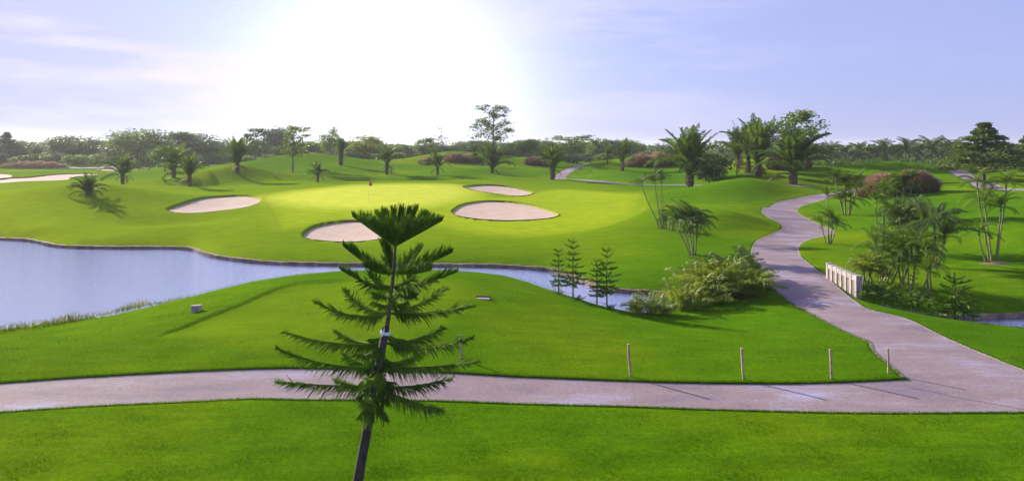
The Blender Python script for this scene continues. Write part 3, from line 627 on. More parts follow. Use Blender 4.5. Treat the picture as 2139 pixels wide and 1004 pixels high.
for i in range(3): TREES['s%d' % i] = (10, 7)+tree_mesh(60+i, 10, 7, 3.4, 'sparse', 1500, .26, 34, .12)
for i in range(2): TREES['l%d' % i] = (10, 10)+tree_mesh(80+i, 10, 10, 1.9, 'layer', 15000, .22, 140, .2)
for i in range(2): TREES['b%d' % i] = (4, 7)+tree_mesh(90+i, 4, 7, .3, 'round', 3600, .24, 26, .1)
TREES['tall'] = (14, 9)+tree_mesh(101, 14, 9, 3.6, 'sparse', 3600, .22, 78, .15)
TREES['bare'] = (10, 6)+tree_mesh(103, 10, 6, 3.0, 'sparse', 420, .2, 30, .13)

# ---- coconut palms
def coconut_meshes(seed, h=9.0):
    rd = random.Random(seed); b = MB(); th = h*.42; lean = rd.uniform(-.6, .6)
    b.tube([(0, 0, -.3), (lean*.2, 0, th*.4), (lean*.6, 0, th*.8), (lean, 0, th)], [.26, .19, .16, .17], 7); tm = b.mesh('trunk', True)
    v = []; f = []
    for i in range(34):
        e0 = rd.choice([82, 70, 60, 45, 30, 12, -10, -25]); a = i*2.399; src = frond_mesh('tmp', rd.uniform(3.9, 5.0), e0, e0-rd.uniform(60, 95), .95, 17, .17, .10, .60, .12, seed=seed*50+i, rr=.02)
        ca, sa = math.cos(a), math.sin(a); k = len(v)
        for vt in src.vertices: v.append((vt.co.x*ca-vt.co.y*sa+lean, vt.co.x*sa+vt.co.y*ca, vt.co.z+th))
        f += [tuple(k+q for q in pl.vertices) for pl in src.polygons]; bpy.data.meshes.remove(src)
    top = max(q[2] for q in v); return tm, mesh('crown', v, f), top
COCO = [coconut_meshes(i+3) for i in range(4)]
def coconut(base, h, label, group, seed):
    rd = random.Random(seed); t = thing('coconut_palm', base, label, 'palm', group, rd.uniform(0, 6.28)); tm, cm_, top_ = COCO[seed % 4]; k = h/top_
    obj('trunk', tm, m_bark, t, scale=k); obj('crown', cm_, m_coco, t, scale=k); return t

# ---- fountain grass mounds
def grass_mound(base, sx, sy, h, label, seed=0, n=2600, rz=0, blade=.9):
    rng = np.random.default_rng(seed); t = thing('ornamental_grass', base, label, 'ornamental grass', None, rz)
    a = rng.uniform(0, 2*np.pi, n); q = np.sqrt(rng.uniform(0, 1, n)); x = np.cos(a)*q*sx; y = np.sin(a)*q*sy
    dome = h*np.sqrt(np.maximum(0.06, 1-(q*.97)**3))*(0.86+.14*np.sin(x*1.4+seed)+.05*np.sin(x*3.7))
    def blades(idx, z0, z1, ln, wid):
        m = len(idx); d = np.c_[np.cos(a[idx])*q[idx], np.sin(a[idx])*q[idx]]+rng.normal(size=(m, 2))*.35
        zb = H0(base.x+x[idx], base.y+y[idx])-base.z if rz == 0 else np.zeros(m)
        root = np.c_[x[idx], y[idx], zb+dome[idx]*z0]; mid = np.c_[x[idx]+d[:, 0]*ln*.22, y[idx]+d[:, 1]*ln*.22, zb+dome[idx]*(z0+(z1-z0)*.75)]
        tip = np.c_[x[idx]+d[:, 0]*ln*.6, y[idx]+d[:, 1]*ln*.6, zb+dome[idx]*z1+rng.normal(size=m)*.06]
        w = np.c_[rng.normal(size=(m, 2)), np.zeros(m)]; w /= np.linalg.norm(w, axis=1)[:, None]; w *= wid
        V = np.stack([root-w, root+w, mid+w*.9, mid-w*.9, tip+w*.25, tip-w*.25], 1).reshape(-1, 3); k = np.arange(m)[:, None]*6
        return big_mesh('blades', V, np.vstack([k+np.array([[0, 1, 2, 3]]), k+np.array([[3, 2, 4, 5]])]))
    allx = np.arange(n)
    obj('blades', blades(allx, 0, .88, blade, .022), m_tuft, t); obj('plumes', blades(allx[::1], .70, 1.04, blade*.9, .04), m_plume, t)
    return t
# ------------------------------------------------------------------ placing: palms on the mounds
def palm(px, py, top, label, **kw):
    p = Gz(px, py); return oil_palm(p, hpx(top, py, p.y), label, **kw)
low = (.1, .2, .25, .2, .15, .1); vase = (.35, .35, .2, .1, 0, 0); wide = (.15, .3, .25, .2, .1, 0)
palm(183, 407, 362, 'short stubby palm alone on the slope above the pond', trunk=.12, n=20, spread=low, seed=1)
palm(256, 385, 318, 'palm with wind-swept fronds and bulging trunk foot, next to the stubby palm', trunk=.36, n=15, spread=(.15, .2, .2, .2, .2, .05), lean=.25, seed=2)
palm(363, 372, 300, 'lighter palm with arching fronds rising behind the dark vase-shaped palm', trunk=.22, n=18, spread=wide, seed=3)
palm(396, 390, 322, 'dark vase-shaped palm in a ring of shade above the kidney bunker', trunk=.36, n=20, spread=vase, seed=4)
palm(496, 362, 292, 'full dense palm on the crest throwing a long shadow down the hill', trunk=.3, n=24, spread=vase, seed=5)
palm(664, 382, 336, 'small pale palm with thin fronds just behind the putting green', trunk=.42, n=13, spread=(.1, .2, .3, .2, .2, 0), seed=6, rad=.24)
palm(712, 346, 288, 'stout palm on the hill shoulder above the flag', trunk=.42, n=18, spread=(.5, .35, .15, 0, 0, 0), seed=7, rad=.42)
palm(808, 365, 303, 'slim palm with flared trunk standing directly under the bright glare', trunk=.42, n=14, spread=wide, seed=8)
palm(914, 366, 316, 'leafy palm in the hollow left of the flowering grass ridge', trunk=.36, n=16, spread=(.2, .3, .25, .15, .1, 0), seed=9)
palm(1028, 362, 298, 'leafy feathery palm in front of the tall thin tree', trunk=.18, n=20, spread=wide, seed=10)
palm(992, 343, 298, 'narrow upright palm at the end of the pinkish grass ridge', trunk=.3, n=10, spread=(.6, .4, 0, 0, 0, 0), seed=11)
palm(1154, 376, 304, 'palm with straight tapered trunk beside the bend of the cart path', trunk=.40, n=22, spread=(.3, .3, .2, .2, 0, 0), seed=12, rad=.40)
palm(1138, 350, 303, 'dark palm half hidden behind the palm at the path bend', trunk=.4, n=14, spread=vase, seed=13)
palm(1300, 357, 292, 'palm on the mound with one frond sticking far out sideways', trunk=.40, n=16, spread=(.25, .25, .25, .15, .1, 0), lean=.1, seed=14, rad=.33)
palm(1269, 345, 300, 'thin upright palm behind the mound palm with the sideways frond', trunk=.5, n=9, spread=(.5, .4, .1, 0, 0, 0), seed=15, rad=.2)
palm(1441, 391, 268, 'large spreading palm whose trunk stands at the cart path edge', trunk=.26, n=26, spread=(.25, .3, .2, .15, .1, 0), seed=16, rad=.42)
palm(1563, 362, 270, 'slanting palm with a bare spear leaf, left of the twin palms', trunk=.3, n=18, spread=(.5, .35, .15, 0, 0, 0), lean=-.1, seed=17)
palm(1584, 369, 252, 'tall dense vase palm on the hump, one of the twin palms', trunk=.24, n=26, spread=(.4, .35, .25, 0, 0, 0), seed=18, rad=.40)
palm(1541, 352, 272, 'rear palm of the three on the hump, mostly hidden by the slanting one', trunk=.34, n=16, spread=vase, seed=19)
palm(1657, 385, 262, 'tallest palm with dark hanging fronds and splayed leaf stalks by the path', trunk=.22, n=28, spread=(.25, .25, .2, .2, .1, 0), seed=20, rad=.42)
bp = Gz(1660, 372); broadleaf(at_depth(1660, bp.y+14), hpx(246, 345, bp.y+14)+1.5, 9, 't0', m_leafm, 'bright green narrow leafy tree rising behind the tallest palm', seed=3)
def labelled(start): return [o for o in bpy.data.objects if o.get('label', '').startswith(start)][0]
pt = labelled('slanting palm'); sp = pt.location; b = MB(); b.tube([(0, 0, 2.2), (-1.3, 0, 5.4), (-3.1, 0, hpx(249, 361, sp.y))], [.09, .08, .03], 5); obj('spear_leaf', b.mesh('spear_leaf'), m_palmt, pt, rot=(0, 0, -pt.rotation_euler.z))
pt = labelled('palm on the mound'); fm_ = frond_mesh('long_frond', 5.6, 42, -22, .9, 24, .10, .3, .35, .2, seed=5); obj('frond', fm_, m_oil, pt, (0, 0, 2.3), (0, 0, -pt.rotation_euler.z))

# areca clumps near the path
def stems(n, spread, lean, h, seed, dh=.25):
    rd = random.Random(seed); out = []
    for i in range(n):
        a = i*2.4+seed; out.append((math.cos(a)*spread, math.sin(a)*spread, math.cos(a)*spread+lean*rd.uniform(-1, 1)+lean*.2, math.sin(a)*spread+rd.uniform(-.5, .5), h*rd.uniform(1-dh, 1)))
    return out
def scale_at(y): return y/F
p = Gz(1380, 479); k = scale_at(p.y)
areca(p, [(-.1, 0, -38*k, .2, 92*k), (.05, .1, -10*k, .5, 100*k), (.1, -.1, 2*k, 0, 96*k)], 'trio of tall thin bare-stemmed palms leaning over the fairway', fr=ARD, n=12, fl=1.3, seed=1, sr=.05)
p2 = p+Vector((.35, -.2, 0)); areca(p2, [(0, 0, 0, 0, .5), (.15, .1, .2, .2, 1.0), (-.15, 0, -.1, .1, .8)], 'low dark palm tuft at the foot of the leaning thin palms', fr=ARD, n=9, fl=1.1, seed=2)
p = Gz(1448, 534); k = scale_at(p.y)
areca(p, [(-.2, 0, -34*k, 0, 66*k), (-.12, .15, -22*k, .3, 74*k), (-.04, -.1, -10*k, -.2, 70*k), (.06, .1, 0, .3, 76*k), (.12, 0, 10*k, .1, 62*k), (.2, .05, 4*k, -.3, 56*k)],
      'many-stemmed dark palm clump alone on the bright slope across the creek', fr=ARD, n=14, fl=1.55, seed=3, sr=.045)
p = Gz(1731, 511); k = scale_at(p.y)
areca(p, [(-.2, 0, -14*k, 0, 40*k), (0, .1, 0, .2, 96*k), (.15, 0, 8*k, 0, 46*k), (.25, .2, 18*k, .2, 34*k), (-.05, -.2, -4*k, -.2, 52*k)], 'slim palm clump at the tip of the path bend', fr=ARF, n=12, fl=1.25, seed=4, sr=.045)
p = Gz(1768, 450); k = scale_at(p.y)
areca(p, [(-.3, 0, -22*k, 0, 70*k), (0, .2, 0, .3, 58*k), (.3, 0, 22*k, 0, 62*k), (.1, -.3, 6*k, -.3, 30*k), (-.2, .2, -8*k, .2, 24*k)], 'tangled brownish-green palm clump beside the upper path bend', fr=ARD, n=14, fl=2.0, seed=5, sr=.07)
p = Gz(2078, 553); k = scale_at(p.y)
areca(p, [(-.35, 0, -32*k, .2, 165*k), (-.12, .1, -14*k, .3, 128*k), (.05, 0, 8*k, -.2, 112*k), (.2, .1, 26*k, .1, 160*k), (-.45, .2, -40*k, -.3, 62*k)],
      'tall airy palm clump of bare yellowish stems in a soil ring on the right hill', fr=ARF, n=14, fl=1.6, seed=6, sr=.05)
b = MB(); q = []
for i in range(28):
    a = i*2*math.pi/28; q.append((math.cos(a)*.95, math.sin(a)*.75))
V = [(x_, y_, float(H0(p.x+x_, p.y+y_)[0])-p.z+.075) for x_, y_ in q]+[(x_*.5, y_*.5, float(H0(p.x+x_*.5, p.y+y_*.5)[0])-p.z+.2) for x_, y_ in q]+[(0, 0, .24)]
fcs = [(i, (i+1) % 28, 28+(i+1) % 28, 28+i) for i in range(28)]+[(28+i, 28+(i+1) % 28, 56) for i in range(28)]
tag(obj('soil', mesh('soil', V, fcs, True), m_soil, loc=p), kind='structure')
# planting by the bridge
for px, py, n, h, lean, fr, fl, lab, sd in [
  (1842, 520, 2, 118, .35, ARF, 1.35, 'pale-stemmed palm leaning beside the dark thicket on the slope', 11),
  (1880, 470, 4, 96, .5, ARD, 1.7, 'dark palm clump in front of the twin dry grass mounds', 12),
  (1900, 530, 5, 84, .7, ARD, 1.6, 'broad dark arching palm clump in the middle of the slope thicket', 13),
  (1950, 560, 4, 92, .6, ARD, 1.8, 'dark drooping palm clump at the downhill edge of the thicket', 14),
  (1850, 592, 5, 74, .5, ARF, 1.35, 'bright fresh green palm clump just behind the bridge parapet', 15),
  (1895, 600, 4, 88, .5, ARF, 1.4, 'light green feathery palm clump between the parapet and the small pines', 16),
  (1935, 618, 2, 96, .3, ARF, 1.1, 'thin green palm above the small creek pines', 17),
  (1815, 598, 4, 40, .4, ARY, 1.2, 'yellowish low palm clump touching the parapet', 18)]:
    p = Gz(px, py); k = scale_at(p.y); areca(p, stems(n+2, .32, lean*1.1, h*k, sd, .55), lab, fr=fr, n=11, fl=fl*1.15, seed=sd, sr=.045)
for i, (px, py, h) in enumerate([(1815, 622, .8), (1850, 630, .75), (1880, 636, .7), (1912, 632, .8), (1870, 615, .9), (1832, 612, .9), (1940, 640, .6)]):
    bush_palm(Gz(px, py), h, ('low' if h < .8 else 'taller')+' dark green palm seedling growing on the creek bank behind the parapet', 'palm seedlings behind the parapet', fr=ARF, n=12, seed=50+i, name='palm_seedling', spread=.4)
# yellowed clumps left of the bridge
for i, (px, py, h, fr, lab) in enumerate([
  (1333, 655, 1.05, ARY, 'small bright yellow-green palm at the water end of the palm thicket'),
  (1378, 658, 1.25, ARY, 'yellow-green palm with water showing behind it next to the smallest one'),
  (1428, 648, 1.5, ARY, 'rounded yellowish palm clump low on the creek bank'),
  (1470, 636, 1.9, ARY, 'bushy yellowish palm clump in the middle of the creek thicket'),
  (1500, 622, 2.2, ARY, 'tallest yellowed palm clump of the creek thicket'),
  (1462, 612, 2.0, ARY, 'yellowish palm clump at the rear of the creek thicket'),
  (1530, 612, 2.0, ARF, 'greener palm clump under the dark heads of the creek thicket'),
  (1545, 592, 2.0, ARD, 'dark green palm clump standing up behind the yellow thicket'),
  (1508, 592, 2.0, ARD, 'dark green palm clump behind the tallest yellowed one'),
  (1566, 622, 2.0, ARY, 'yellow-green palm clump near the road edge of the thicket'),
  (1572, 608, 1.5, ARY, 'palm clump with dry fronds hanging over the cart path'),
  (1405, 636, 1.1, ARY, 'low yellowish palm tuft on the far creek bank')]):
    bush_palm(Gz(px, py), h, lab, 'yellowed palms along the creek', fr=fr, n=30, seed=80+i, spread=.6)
# small pines
for i, (px, py, top, lab) in enumerate([
  (1167, 607, 520, 'thin Norfolk pine left of the tallest creek pine'), (1197, 613, 500, 'tallest of the four Norfolk pines on the tee bank'),
  (1247, 632, 540, 'slender low Norfolk pine leaning in behind the dark creek pine'), (1268, 637, 518, 'full dark Norfolk pine at the right of the creek four')]):
    p = at_depth(px, {0: 35.4, 1: 34.9, 2: 34.3, 3: 33.9}[i]); h = (CAMH-p.z)-(top-HY)*p.y/F
    small_pine(p, h, lab, 'Norfolk pines along the creek', r=.85*(h/2.9), bare=.22+.05*(i % 2), tiers=8, seed=10+i)
for px, py, top, lab, r_ in [(1905, 652, 580, 'small slim Norfolk pine among the parapet palms', .75), (1995, 667, 588, 'wide bushy Norfolk pine at the edge of the right pond', 1.35)]:
    p = Gz(px, py-4); small_pine(p, hpx(top, py, p.y)*1.05, lab, r=r_, bare=.18, tiers=8, seed=px)
# fountain grass
for i, (px, py, ww, hh, sy, lab) in enumerate([
  (1365, 347, 118, 30, 3.0, 'long brown fountain grass hedge on top of the mound'), (1648, 352, 88, 32, 3.0, 'brown fountain grass behind the tallest palm'),
  (1845, 408, 92, 46, 2.2, 'rounded brown grass mound left of its twin on the right hill'), (1918, 402, 70, 50, 2.2, 'taller brown grass mound right of its twin on the right hill'),
  (1125, 345, 58, 18, 2.5, 'pinkish brown grass clump behind the path-bend palms'), (968, 336, 80, 16, 2.5, 'pinkish flowering grass ridge on the central mound'),
  (890, 342, 26, 14, 1.6, 'small pinkish grass tuft left of the flowering ridge'), (70, 349, 140, 12, 3.0, 'low dark purple-brown grass bed on the far fairway')]):
    p = Gz(px, py); grass_mound(p, ww*p.y/F/2, sy, hh*p.y/F, lab, seed=i, n=2600 if p.y < 120 else 2200, blade=1.0 if p.y < 120 else 1.3)

# ------------------------------------------------------------------ trees
def far_tree(px, top, wpx, y, key, mat, label, group=None, name='broadleaf_tree', seed=0):
    p = at_depth(px, y); h = (CAMH-p.z)-(top-HY)*y/F; return broadleaf(p, max(h, 1.5), wpx*y/F, key, mat, label, group, name, seed)
far_tree(1030, 220, 96, 185, 'tall', m_leafm, 'tall thin tree with airy tiers of foliage, above all others', seed=1)
far_tree(1195, 283, 86, 190, 's0', m_leafm, 'open tree with sparse layered sprays right of the path-bend palms', seed=2)
far_tree(926, 262, 46, 205, 'bare', m_leafb, 'almost leafless tree with thin raised twigs beside the glare', seed=3)
far_tree(612, 264, 78, 150, 's1', m_leafm, 'slender crowned tree propped by stakes on the hill left of the flag', seed=4)
far_tree(533, 268, 50, 190, 's2', m_leafd, 'thin dark open tree beside the dense crest palm', seed=5)
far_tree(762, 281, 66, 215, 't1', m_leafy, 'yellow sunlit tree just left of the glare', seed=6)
far_tree(690, 266, 44, 225, 't2', m_leafm, 'narrow pointed tree behind the stout hill palm', seed=7)
far_tree(286, 271, 118, 225, 'r0', m_leafm, 'big rounded tree standing highest on the left side', seed=8)
far_tree(392, 277, 130, 235, 'r1', m_leafd, 'broad dark tree behind the paired left palms', seed=9)
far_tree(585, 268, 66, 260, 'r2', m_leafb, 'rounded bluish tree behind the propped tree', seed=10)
far_tree(888, 288, 56, 240, 't0', m_leafm, 'pale hazy tree just right of the glare', seed=11)
far_tree(1098, 291, 56, 215, 'r3', m_leafd, 'dark compact tree right of the tall thin tree', seed=12)
far_tree(1065, 296, 44, 200, 't1', m_leafd, 'dark narrow tree under the tall thin tree', seed=13)
far_tree(1474, 318, 86, 125, 'b0', m_leafd, 'dark dense shrub behind the large spreading palm', name='shrub', seed=14)
far_tree(2056, 257, 136, 100, 'l0', m_dark, 'large dark tiered tree with flat spreading layers on the right hill', name='tiered_tree', seed=15)
far_tree(2150, 283, 96, 105, 'l1', m_dark, 'smaller tiered tree beyond the hill path beside the large one', name='tiered_tree', seed=16)
far_tree(150, 285, 96, 250, 'r4', m_leafd, 'wide dark tree in the left treeline with an uneven top', seed=17)
far_tree(14, 277, 56, 240, 'l1', m_leafd, 'flat-topped dark tree at the far left of the treeline', seed=18)
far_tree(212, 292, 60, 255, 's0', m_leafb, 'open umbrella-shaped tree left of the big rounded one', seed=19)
far_tree(345, 305, 60, 160, 'r3', m_leafm, 'light green tree behind the arching left palm', seed=20)
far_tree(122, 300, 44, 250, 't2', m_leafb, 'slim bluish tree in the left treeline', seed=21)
SPOTS = [(120, 'behind the purple-brown grass bed'), (240, 'left of the big rounded tree'), (330, 'around the big rounded tree'), (470, 'behind the paired left palms'), (570, 'behind the dense crest palm'), (660, 'behind the propped tree'), (740, 'behind the stout hill palm'),
         (820, 'just before the glare'), (900, 'just past the glare'), (1000, 'behind the flowering grass ridge'), (1075, 'behind the tall thin tree'), (1130, 'behind the path-bend palms'), (1230, 'under the open sparse tree'), (9999, 'behind the mound palm')]
def where(px): return next(w for m, w in SPOTS if px < m)
# continuous treeline, tree by tree
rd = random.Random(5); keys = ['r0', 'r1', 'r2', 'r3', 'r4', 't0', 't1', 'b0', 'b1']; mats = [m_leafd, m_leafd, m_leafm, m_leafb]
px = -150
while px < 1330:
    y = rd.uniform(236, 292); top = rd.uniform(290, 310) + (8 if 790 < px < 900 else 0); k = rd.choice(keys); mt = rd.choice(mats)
    if 700 < px < 900: mt = rd.choice([m_leafm, m_leafy, m_leafb])  # no dark leaves here: the glare's wash is painted by paler leaf colours
    nm = {m_leafd.name: 'dark', m_leafm.name: 'mid green', m_leafb.name: 'bluish', m_leafy.name: 'yellowish'}[mt.name]
    shp = {'r': 'rounded', 't': 'narrow', 'b': 'spreading'}[k[0]]+(' taller' if top < 294 else '')
    far_tree(px, top, rd.uniform(50, 86), y, k, mt, shp+' '+nm+' tree in the back treeline '+where(px), 'trees of the back treeline', seed=int(px)+7)
    px += rd.uniform(13, 24)
px = -160
while px < 1350:                                        # understorey in front of it
    y = rd.uniform(205, 235); mt = rd.choice([m_leafd, m_leafm, m_leafm, m_leafy if 650 < px < 950 else m_leafb])  # yellow leaves around the glare carry its light in their colour
    nm = {m_leafd.name: 'dark', m_leafm.name: 'mid green', m_leafb.name: 'bluish', m_leafy.name: 'yellowish'}[mt.name]
    far_tree(px, rd.uniform(317, 328), rd.uniform(30, 52), y, rd.choice(['b0', 'b1']), mt, nm+' shrub at the foot of the treeline '+where(px), 'shrubs at the foot of the back treeline', name='shrub', seed=int(px)+9)
    px += rd.uniform(26, 40)
for i, (px, top, y) in enumerate([(1383, 298, 215), (1405, 303, 225), (1345, 322, 230), (1318, 326, 235), (1508, 304, 205), (1535, 300, 215), (1520, 318, 190), (1708, 297, 190), (1735, 293, 185), (1762, 300, 205), (1780, 310, 190), (1800, 294, 180), (1828, 303, 200), (1846, 289, 178), (1872, 298, 195), (1890, 285, 172),
   (1918, 297, 190), (1945, 283, 168), (1972, 292, 185), (1990, 286, 170), (2014, 294, 185), (2090, 310, 190), (2120, 306, 185), (2160, 304, 185), (2200, 300, 180), (1690, 305, 200), (1250, 320, 230)]):
    p = at_depth(px, y); h = (CAMH-p.z)-(top-HY)*y/F; coconut(p, h*1.02, 'coconut palm '+('next to the tallest palm' if px < 1750 else 'above the open hill crest' if px < 1860 else 'behind the twin grass mounds' if px < 1960 else 'beside the big tiered tree' if px < 2060 else 'past the big tiered tree')+', in the '+('rear' if y > 183 else 'front')+' of the right row' if px > 1680 else 'distant coconut palm behind the middle mounds', 'coconut palms behind the right hill' if px > 1680 else 'coconut palms behind the middle mounds', i)
for i in range(26):
    px = 1330+i*36; y = 225+rd.uniform(-12, 20); far_tree(px, rd.uniform(316, 326), 64, y, rd.choice(['b0', 'b1', 'r1']), rd.choice([m_leafd, m_leafd, m_leafb]), 'dark undergrowth bush '+('behind the long grass hedge' if px < 1480 else 'behind the three hump palms' if px < 1620 else 'behind the tallest palm' if px < 1720 else 'under the coconut palms of the hill crest' if px < 1880 else 'under the coconut palms behind the twin mounds' if px < 2020 else 'behind the big tiered tree'), 'undergrowth behind the coconut palms', name='shrub', seed=900+i)
# far woods beyond the treeline: one mass
rng = np.random.default_rng(77); n = 26000; pxs = rng.uniform(-700, 2850, n); ys = rng.uniform(330, 352, n); X = (pxs-CX)*ys/F
top = 7.4+1.3*np.sin(X*.06)+1.2*np.sin(X*.17+2)+.8*np.sin(X*.41); cent = np.c_[X, ys, H0(X, ys)+top*rng.uniform(0, 1, n)**.7]; V, q = leaf_quads(cent, .95, rng)
tag(obj('far_woods', big_mesh('far_woods', V, q), m_leafd), 'hazy distant woods closing the horizon behind the treeline', 'woods', kind='stuff')
# leafy hedge below the coconut palms
rng = np.random.default_rng(77)
hx = spline([(px_, 0) for px_ in (1690, 1800, 1950, 2060, 2160, 2350)], 2)
n = 9000; pxs = rng.uniform(1690, 2420, n); ys = 152+rng.normal(size=n)*1.6+4*np.sin(pxs*.01); X = (pxs-CX)*ys/F; top = 1.5+.35*np.sin(X*.7)+.25*np.sin(X*1.9)
cent = np.c_[X, ys, H0(X, ys)+top*rng.uniform(.05, 1, n)]; V, q = leaf_quads(cent, .28, rng); off = cent.mean(0)*np.array([1, 1, 0])
hd = thing('hedge', tuple(off), 'low fresh-leaved hedge along the foot of the coconut palms', 'hedge'); obj('leaves', big_mesh('leaves', V-off, q), m_hedge, hd)
# props of the staked tree
p = at_depth(612, 150)
tr_ = [o for o in bpy.data.objects if o.get('label', '').startswith('slender crowned')][0]
for k in range(3):
    a = k*2.094+.5-tr_.rotation_euler.z; b = MB(); b.tube([(math.cos(a)*1.5, math.sin(a)*1.5, -.2), (math.cos(a)*.1, math.sin(a)*.1, 2.3)], [.06, .05], 5); obj('prop', b.mesh('prop'), m_bamboo, tr_)
# small ground plants
for i, (px, py, h, lab) in enumerate([(775, 381, 1.0, 'tiny leafy sprout on the slope just above the red flag'), (573, 370, .9, 'tiny sprout on the slope below the propped tree'), (1492, 364, 1.1, 'tiny seedling on the slope between the big palms'), (345, 383, 1.2, 'low weedy tuft at the foot of the paired left palms'), (1232, 359, .6, 'tiny tuft beside the far bend of the cart path'), (883, 347, 1.6, 'leafy bush on the crest left of the flowering grass ridge')]):
    bush_palm(Gz(px, py), h, lab, None, fr=ARF, n=9, seed=200+i, name='seedling', spread=.15)
for i, (px, py) in enumerate([(1165, 605), (1208, 612), (1274, 640)]):
    bush_palm(at_depth(px, (35.2, 34.6, 33.6)[i]), .38, ('small weedy tuft under the thin creek pine', 'large weedy tuft at the foot of the tallest creek pine', 'weedy tuft at the foot of the full dark creek pine')[i], None, fr=ARD, n=18, seed=230+i, name='weed_tuft', spread=.22)
# reeds on the near shore
n = 11000; u = rng.uniform(0, 1, n)**.8; line = resample(near_shore[near_shore[:, 0] < -17.2], 300); base = line[(u*299).astype(int)]+rng.normal(size=(n, 2))*np.array([.3, .34])+np.array([0, -.22])
clump = .6+.4*np.sin(base[:, 0]*2.1)*np.sin(base[:, 0]*.83+1); hgt = rng.uniform(.18, .62, n)*clump*np.where(base[:, 0] > -19.8, .6, 1)
z = np.maximum(H0(base[:, 0], base[:, 1]), -.95)-.05; z = np.minimum(z, -.45); d = rng.normal(size=(n, 2))*.3; w = rng.normal(size=(n, 2)); w /= np.linalg.norm(w, axis=1)[:, None]; w *= .012
r0 = np.c_[base, z]; wv_ = np.c_[w, np.zeros(n)]; m1 = np.c_[base+d*hgt[:, None]*.4, z+hgt*.7]; t1 = np.c_[base+d*hgt[:, None]*1.3, z+hgt]
V = np.stack([r0-wv_, r0+wv_, m1+wv_, m1-wv_, t1+wv_*.2, t1-wv_*.2], 1).reshape(-1, 3); k = np.arange(n)[:, None]*6
tag(obj('reeds', big_mesh('reeds', V, np.vstack([k+np.array([[0, 1, 2, 3]]), k+np.array([[3, 2, 4, 5]])])), m_reed), 'tangled reeds along the near pond shore', 'reeds', kind='stuff')

# ------------------------------------------------------------------ small built things
for i, (px, pb, ptop, tiltx, lab) in enumerate([
  (963, 752, 699, .0, 'weathered bamboo post half hidden by the pine boughs'), (1317, 789, 718, -.055, 'weathered bamboo post farthest from the path fork but clear of the pine'),
  (1554, 795, 727, -.075, 'leaning two-tone bamboo post in the middle of the row'), (1738, 794, 729, -.06, 'greyish bamboo post second from the path fork'), (1856, 783, 727, -.02, 'thin dark bamboo post next to the path fork')]):
    p = Gz(px, pb); h = hpx(ptop, pb, p.y); t = thing('bamboo_post', p, lab, 'post', 'bamboo posts along the path'); rdm = random.Random(i); r = .048 if i != 4 else .036
    cuts = [-.25, h*.30, h*.62, h]; x0 = 0
    for j in range(3):
        b = MB(); za_, zb_ = cuts[j], cuts[j+1]; xa, xb = tiltx*za_+.012*math.sin(j*2+i), tiltx*zb_+.012*math.sin(j*2+2+i)
        b.tube([(xa, 0, za_), (xa, 0, za_+.03), ((xa+xb)/2, .004, (za_+zb_)/2), (xb, 0, zb_-.03), (xb, 0, zb_)], [r*1.12, r*.98, r*.94, r*.98, r*1.12], 9); obj('segment', b.mesh('segment', True), m_bamboo, t)
# flag
m_red = simple('red_flag_cloth', [(0.3, (0.42, 0.05, 0.05)), (0.7, (0.55, 0.09, 0.08))], 4, 0.8)
m_fw = simple('flagstick_white', [(0.3, (0.75, 0.75, 0.7)), (0.7, (0.85, 0.85, 0.8))], 4, 0.5)
p = Gz(770, 419); h = hpx(381, 419, p.y); t = thing('golf_flag', p, 'red flag on a thin white pin in the putting green', 'flag')
b = MB(); b.tube([(0, 0, -.1), (0, 0, h*.5), (0, 0, h+.05)], [.02, .018, .015], 6); obj('pole', b.mesh('pole'), m_fw, t)
V = []; f = []
for i in range(9):
    for j in range(6): V.append((.02+i*.055, .05*math.sin(i*.9)*(i/8), h-.42+.42*j/5-.03*i/8))
for i in range(8):
    for j in range(5): k = i*6+j; f.append((k, k+6, k+7, k+1))
fo = obj('cloth', mesh('cloth', V, f, True), m_red, t); sol = fo.modifiers.new('thick', 'SOLIDIFY'); sol.thickness = .008
# hole cup marks
# tee stone
m_stone = simple('pinkish_stone', [(0.3, (0.34, 0.26, 0.25)), (0.7, (0.55, 0.44, 0.42))], 9, 0.85, 5, bmp=0.4)
m_ink = simple('dark_engraving', [(0.3, (0.07, 0.03, 0.03)), (0.7, (0.12, 0.06, 0.05))], 9, 0.8)
p = Gz(410, 653); t = thing('tee_marker_stone', p+Vector((0, 0, 0.05)), 'pink-grey engraved stone slab marking the tee beside the pond', 'sign', None, math.radians(14))
import bmesh
bm = bmesh.new(); bmesh.ops.create_cube(bm, size=1)
for v in bm.verts: v.co = Vector((v.co.x*.46, v.co.y*.20+(.05 if v.co.z > 0 else 0), v.co.z*.36+.13))
bmesh.ops.bevel(bm, geom=bm.edges[:], offset=.02, segments=2, affect='EDGES'); me = bpy.data.meshes.new('slab'); bm.to_mesh(me); bm.free(); obj('slab', me, m_stone, t)
rdm = random.Random(3)
def stroke(x0, x1, z0, z1):
    b = MB(); yy = -.10+.05*((z0+z1)/2-.13+.18)/.36; b.box(x0, x1, yy-.006, yy+.01, z0, z1); obj('engraving', b.mesh('engraving'), m_ink, t)
stroke(-.17, .14, .11, .145)
for i in range(7): stroke(-.17+i*.045, -.145+i*.045, .19+.006*(i % 2), .255-.01*(i % 3))
for i in range(4): stroke(-.07+i*.04, -.045+i*.04, .04, .07)
# tee plate in the turf
p = Gz(1009, 626); t = thing('tee_plate', p+Vector((0, 0, .06)), 'small pinkish plaque set flat in the turf of the tee', 'plaque', None, math.radians(-6))
b = MB(); b.box(-.33, .33, -.13, .13, -.1, .035); obj('plate', b.mesh('plate'), m_stone, t)
b = MB(); b.box(-.36, .36, .131, .16, -.1, .10); obj('back_edge', b.mesh('back_edge'), m_ink, t)
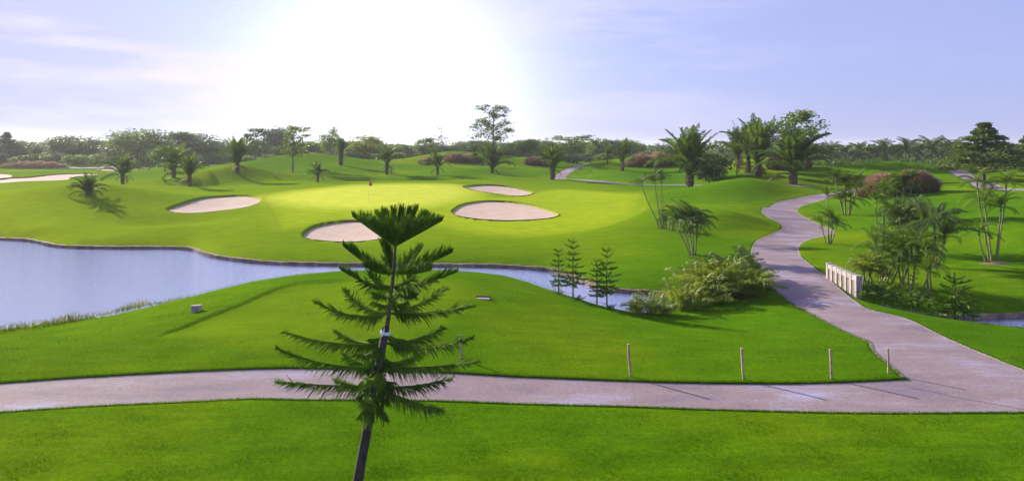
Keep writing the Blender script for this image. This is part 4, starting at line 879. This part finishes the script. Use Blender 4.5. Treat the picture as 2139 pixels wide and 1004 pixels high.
# bridge parapet
A_, B_ = Vector((*G(1793, 618), 0)), Vector((*G(1733, 583), 0)); zb = float(H0(A_.x, A_.y)[0]); A_.z = zb; d = (B_-A_); L = d.length; ang = math.atan2(d.y, d.x)
t = thing('bridge_parapet', A_, 'white concrete bridge parapet of seven posts beside the cart path', 'railing', None, ang)
HT = hpx(576, 618, A_.y)
for i in range(7):
    x = L*i/6; b = MB(); b.box(x-.12, x+.12, -.17, .17, -.5, HT-.005 if 0 < i < 6 else HT+.03); obj('post', b.mesh('post'), m_conc, t)
for i in range(6):
    x0, x1 = L*i/6+.12, L*(i+1)/6-.12; b = MB(); b.box(x0, x1, -.135, .15, HT-.30, HT-.02); obj('rail', b.mesh('rail'), m_conc, t)
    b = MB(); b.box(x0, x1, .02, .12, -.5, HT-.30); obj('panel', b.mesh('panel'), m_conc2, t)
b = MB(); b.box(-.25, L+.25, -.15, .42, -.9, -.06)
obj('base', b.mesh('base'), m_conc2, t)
# ------------------------------------------------------------------ grass blades on the nearer lawns
rng = np.random.default_rng(78); n = 230000; pyv = 575+(1015-575)*rng.uniform(0, 1, n)**.95; pxv = rng.uniform(-120, 2260, n); Y = CAMH*F/(pyv-HY)*rng.uniform(.98, 1.02, n); X = (pxv-CX)*Y/F
keep = np.ones(n, bool)
for nme, a, b_ in PATHS[:2]: keep &= sdf(np.vstack([a, b_[::-1]]), X, Y) > .06
keep &= sdf(POND, X, Y) > .5
X, Y = X[keep], Y[keep]; n = len(X); Z = H0(X, Y)+.05-.09*ss(.04, -.05, sdf(TEE, X, Y))*ss(-7., -9.5, X)*ss(26.5, 28.5, Y)
hgt = rng.uniform(.03, .095, n)*(1-.2*ss(.3, -.8, sdf(TEE, X, Y))); an = rng.uniform(0, 6.28, n); w = np.c_[np.cos(an), np.sin(an), 0*an]*rng.uniform(.006, .012, n)[:, None]; dl = np.c_[rng.normal(size=(n, 2))*.5, np.ones(n)]*hgt[:, None]
r0 = np.c_[X, Y, Z-.01]; V = np.stack([r0-w, r0+w, r0+dl], 1).reshape(-1, 3)
# longer fringe where the lawn meets the concrete
VF = []
for e_, c_, m_, hh in ((main_n, main_f, 16000, .05), (main_f, main_n, 20000, .085), (br_l, br_r, 14000, .05), (br_r, br_l, 14000, .05)):
    k_ = rng.integers(0, len(e_), m_); inw = (c_-e_)[k_]; inw /= np.hypot(*inw.T)[:, None]; tgt = np.gradient(e_, axis=0)[k_]
    q_ = e_[k_]-inw*rng.uniform(.0, .2, m_)[:, None]+tgt*rng.uniform(-.5, .5, m_)[:, None]; ok = (q_[:, 1] < 48); q_, inw = q_[ok], inw[ok]; m_ = len(q_)
    h_ = rng.uniform(.4, 1.3, m_)*hh; an_ = rng.uniform(0, 6.28, m_); w_ = np.c_[np.cos(an_), np.sin(an_), 0*an_]*.009; rz_ = np.c_[q_, H0(q_[:, 0], q_[:, 1])+.02]
    VF.append(np.stack([rz_-w_, rz_+w_, rz_+np.c_[inw*h_[:, None]*rng.uniform(-.2, .8, m_)[:, None], h_+.03]], 1).reshape(-1, 3))
V = np.vstack([V]+VF); n = len(V)//3
m_blade, t, out = material('grass_blade'); col, geo = grass_color(t); p = N(t, 'ShaderNodeBsdfDiffuse'); tr = N(t, 'ShaderNodeBsdfTranslucent'); mx = N(t, 'ShaderNodeMixShader'); mx.inputs[0].default_value = .4
t.links.new(col, p.inputs[0]); t.links.new(mixc(t, 1.0, col, (1.3, 1.25, .8), 'MULTIPLY'), tr.inputs[0]); t.links.new(p.outputs[0], mx.inputs[1]); t.links.new(tr.outputs[0], mx.inputs[2]); t.links.new(mx.outputs[0], out.inputs[0])
tag(obj('grass', big_mesh('grass', V, np.arange(n*3).reshape(n, 3)), m_blade), 'short mown grass blades of the nearer lawns', 'grass', kind='stuff')

# ------------------------------------------------------------------ air
m_haze, t, out = material('air'); pv = N(t, 'ShaderNodeVolumePrincipled'); pv.inputs['Color'].default_value = (0.93, 0.94, 1.0, 1); pv.inputs['Density'].default_value = 0.00021; pv.inputs['Anisotropy'].default_value = 0.35
t.links.new(pv.outputs[0], out.inputs['Volume'])
b = MB(); b.box(-6000, 6000, -60, 3600, -4.5, 24); tag(obj('haze', b.mesh('haze'), m_haze), 'thin pale air haze over the whole course', 'haze', kind='stuff')
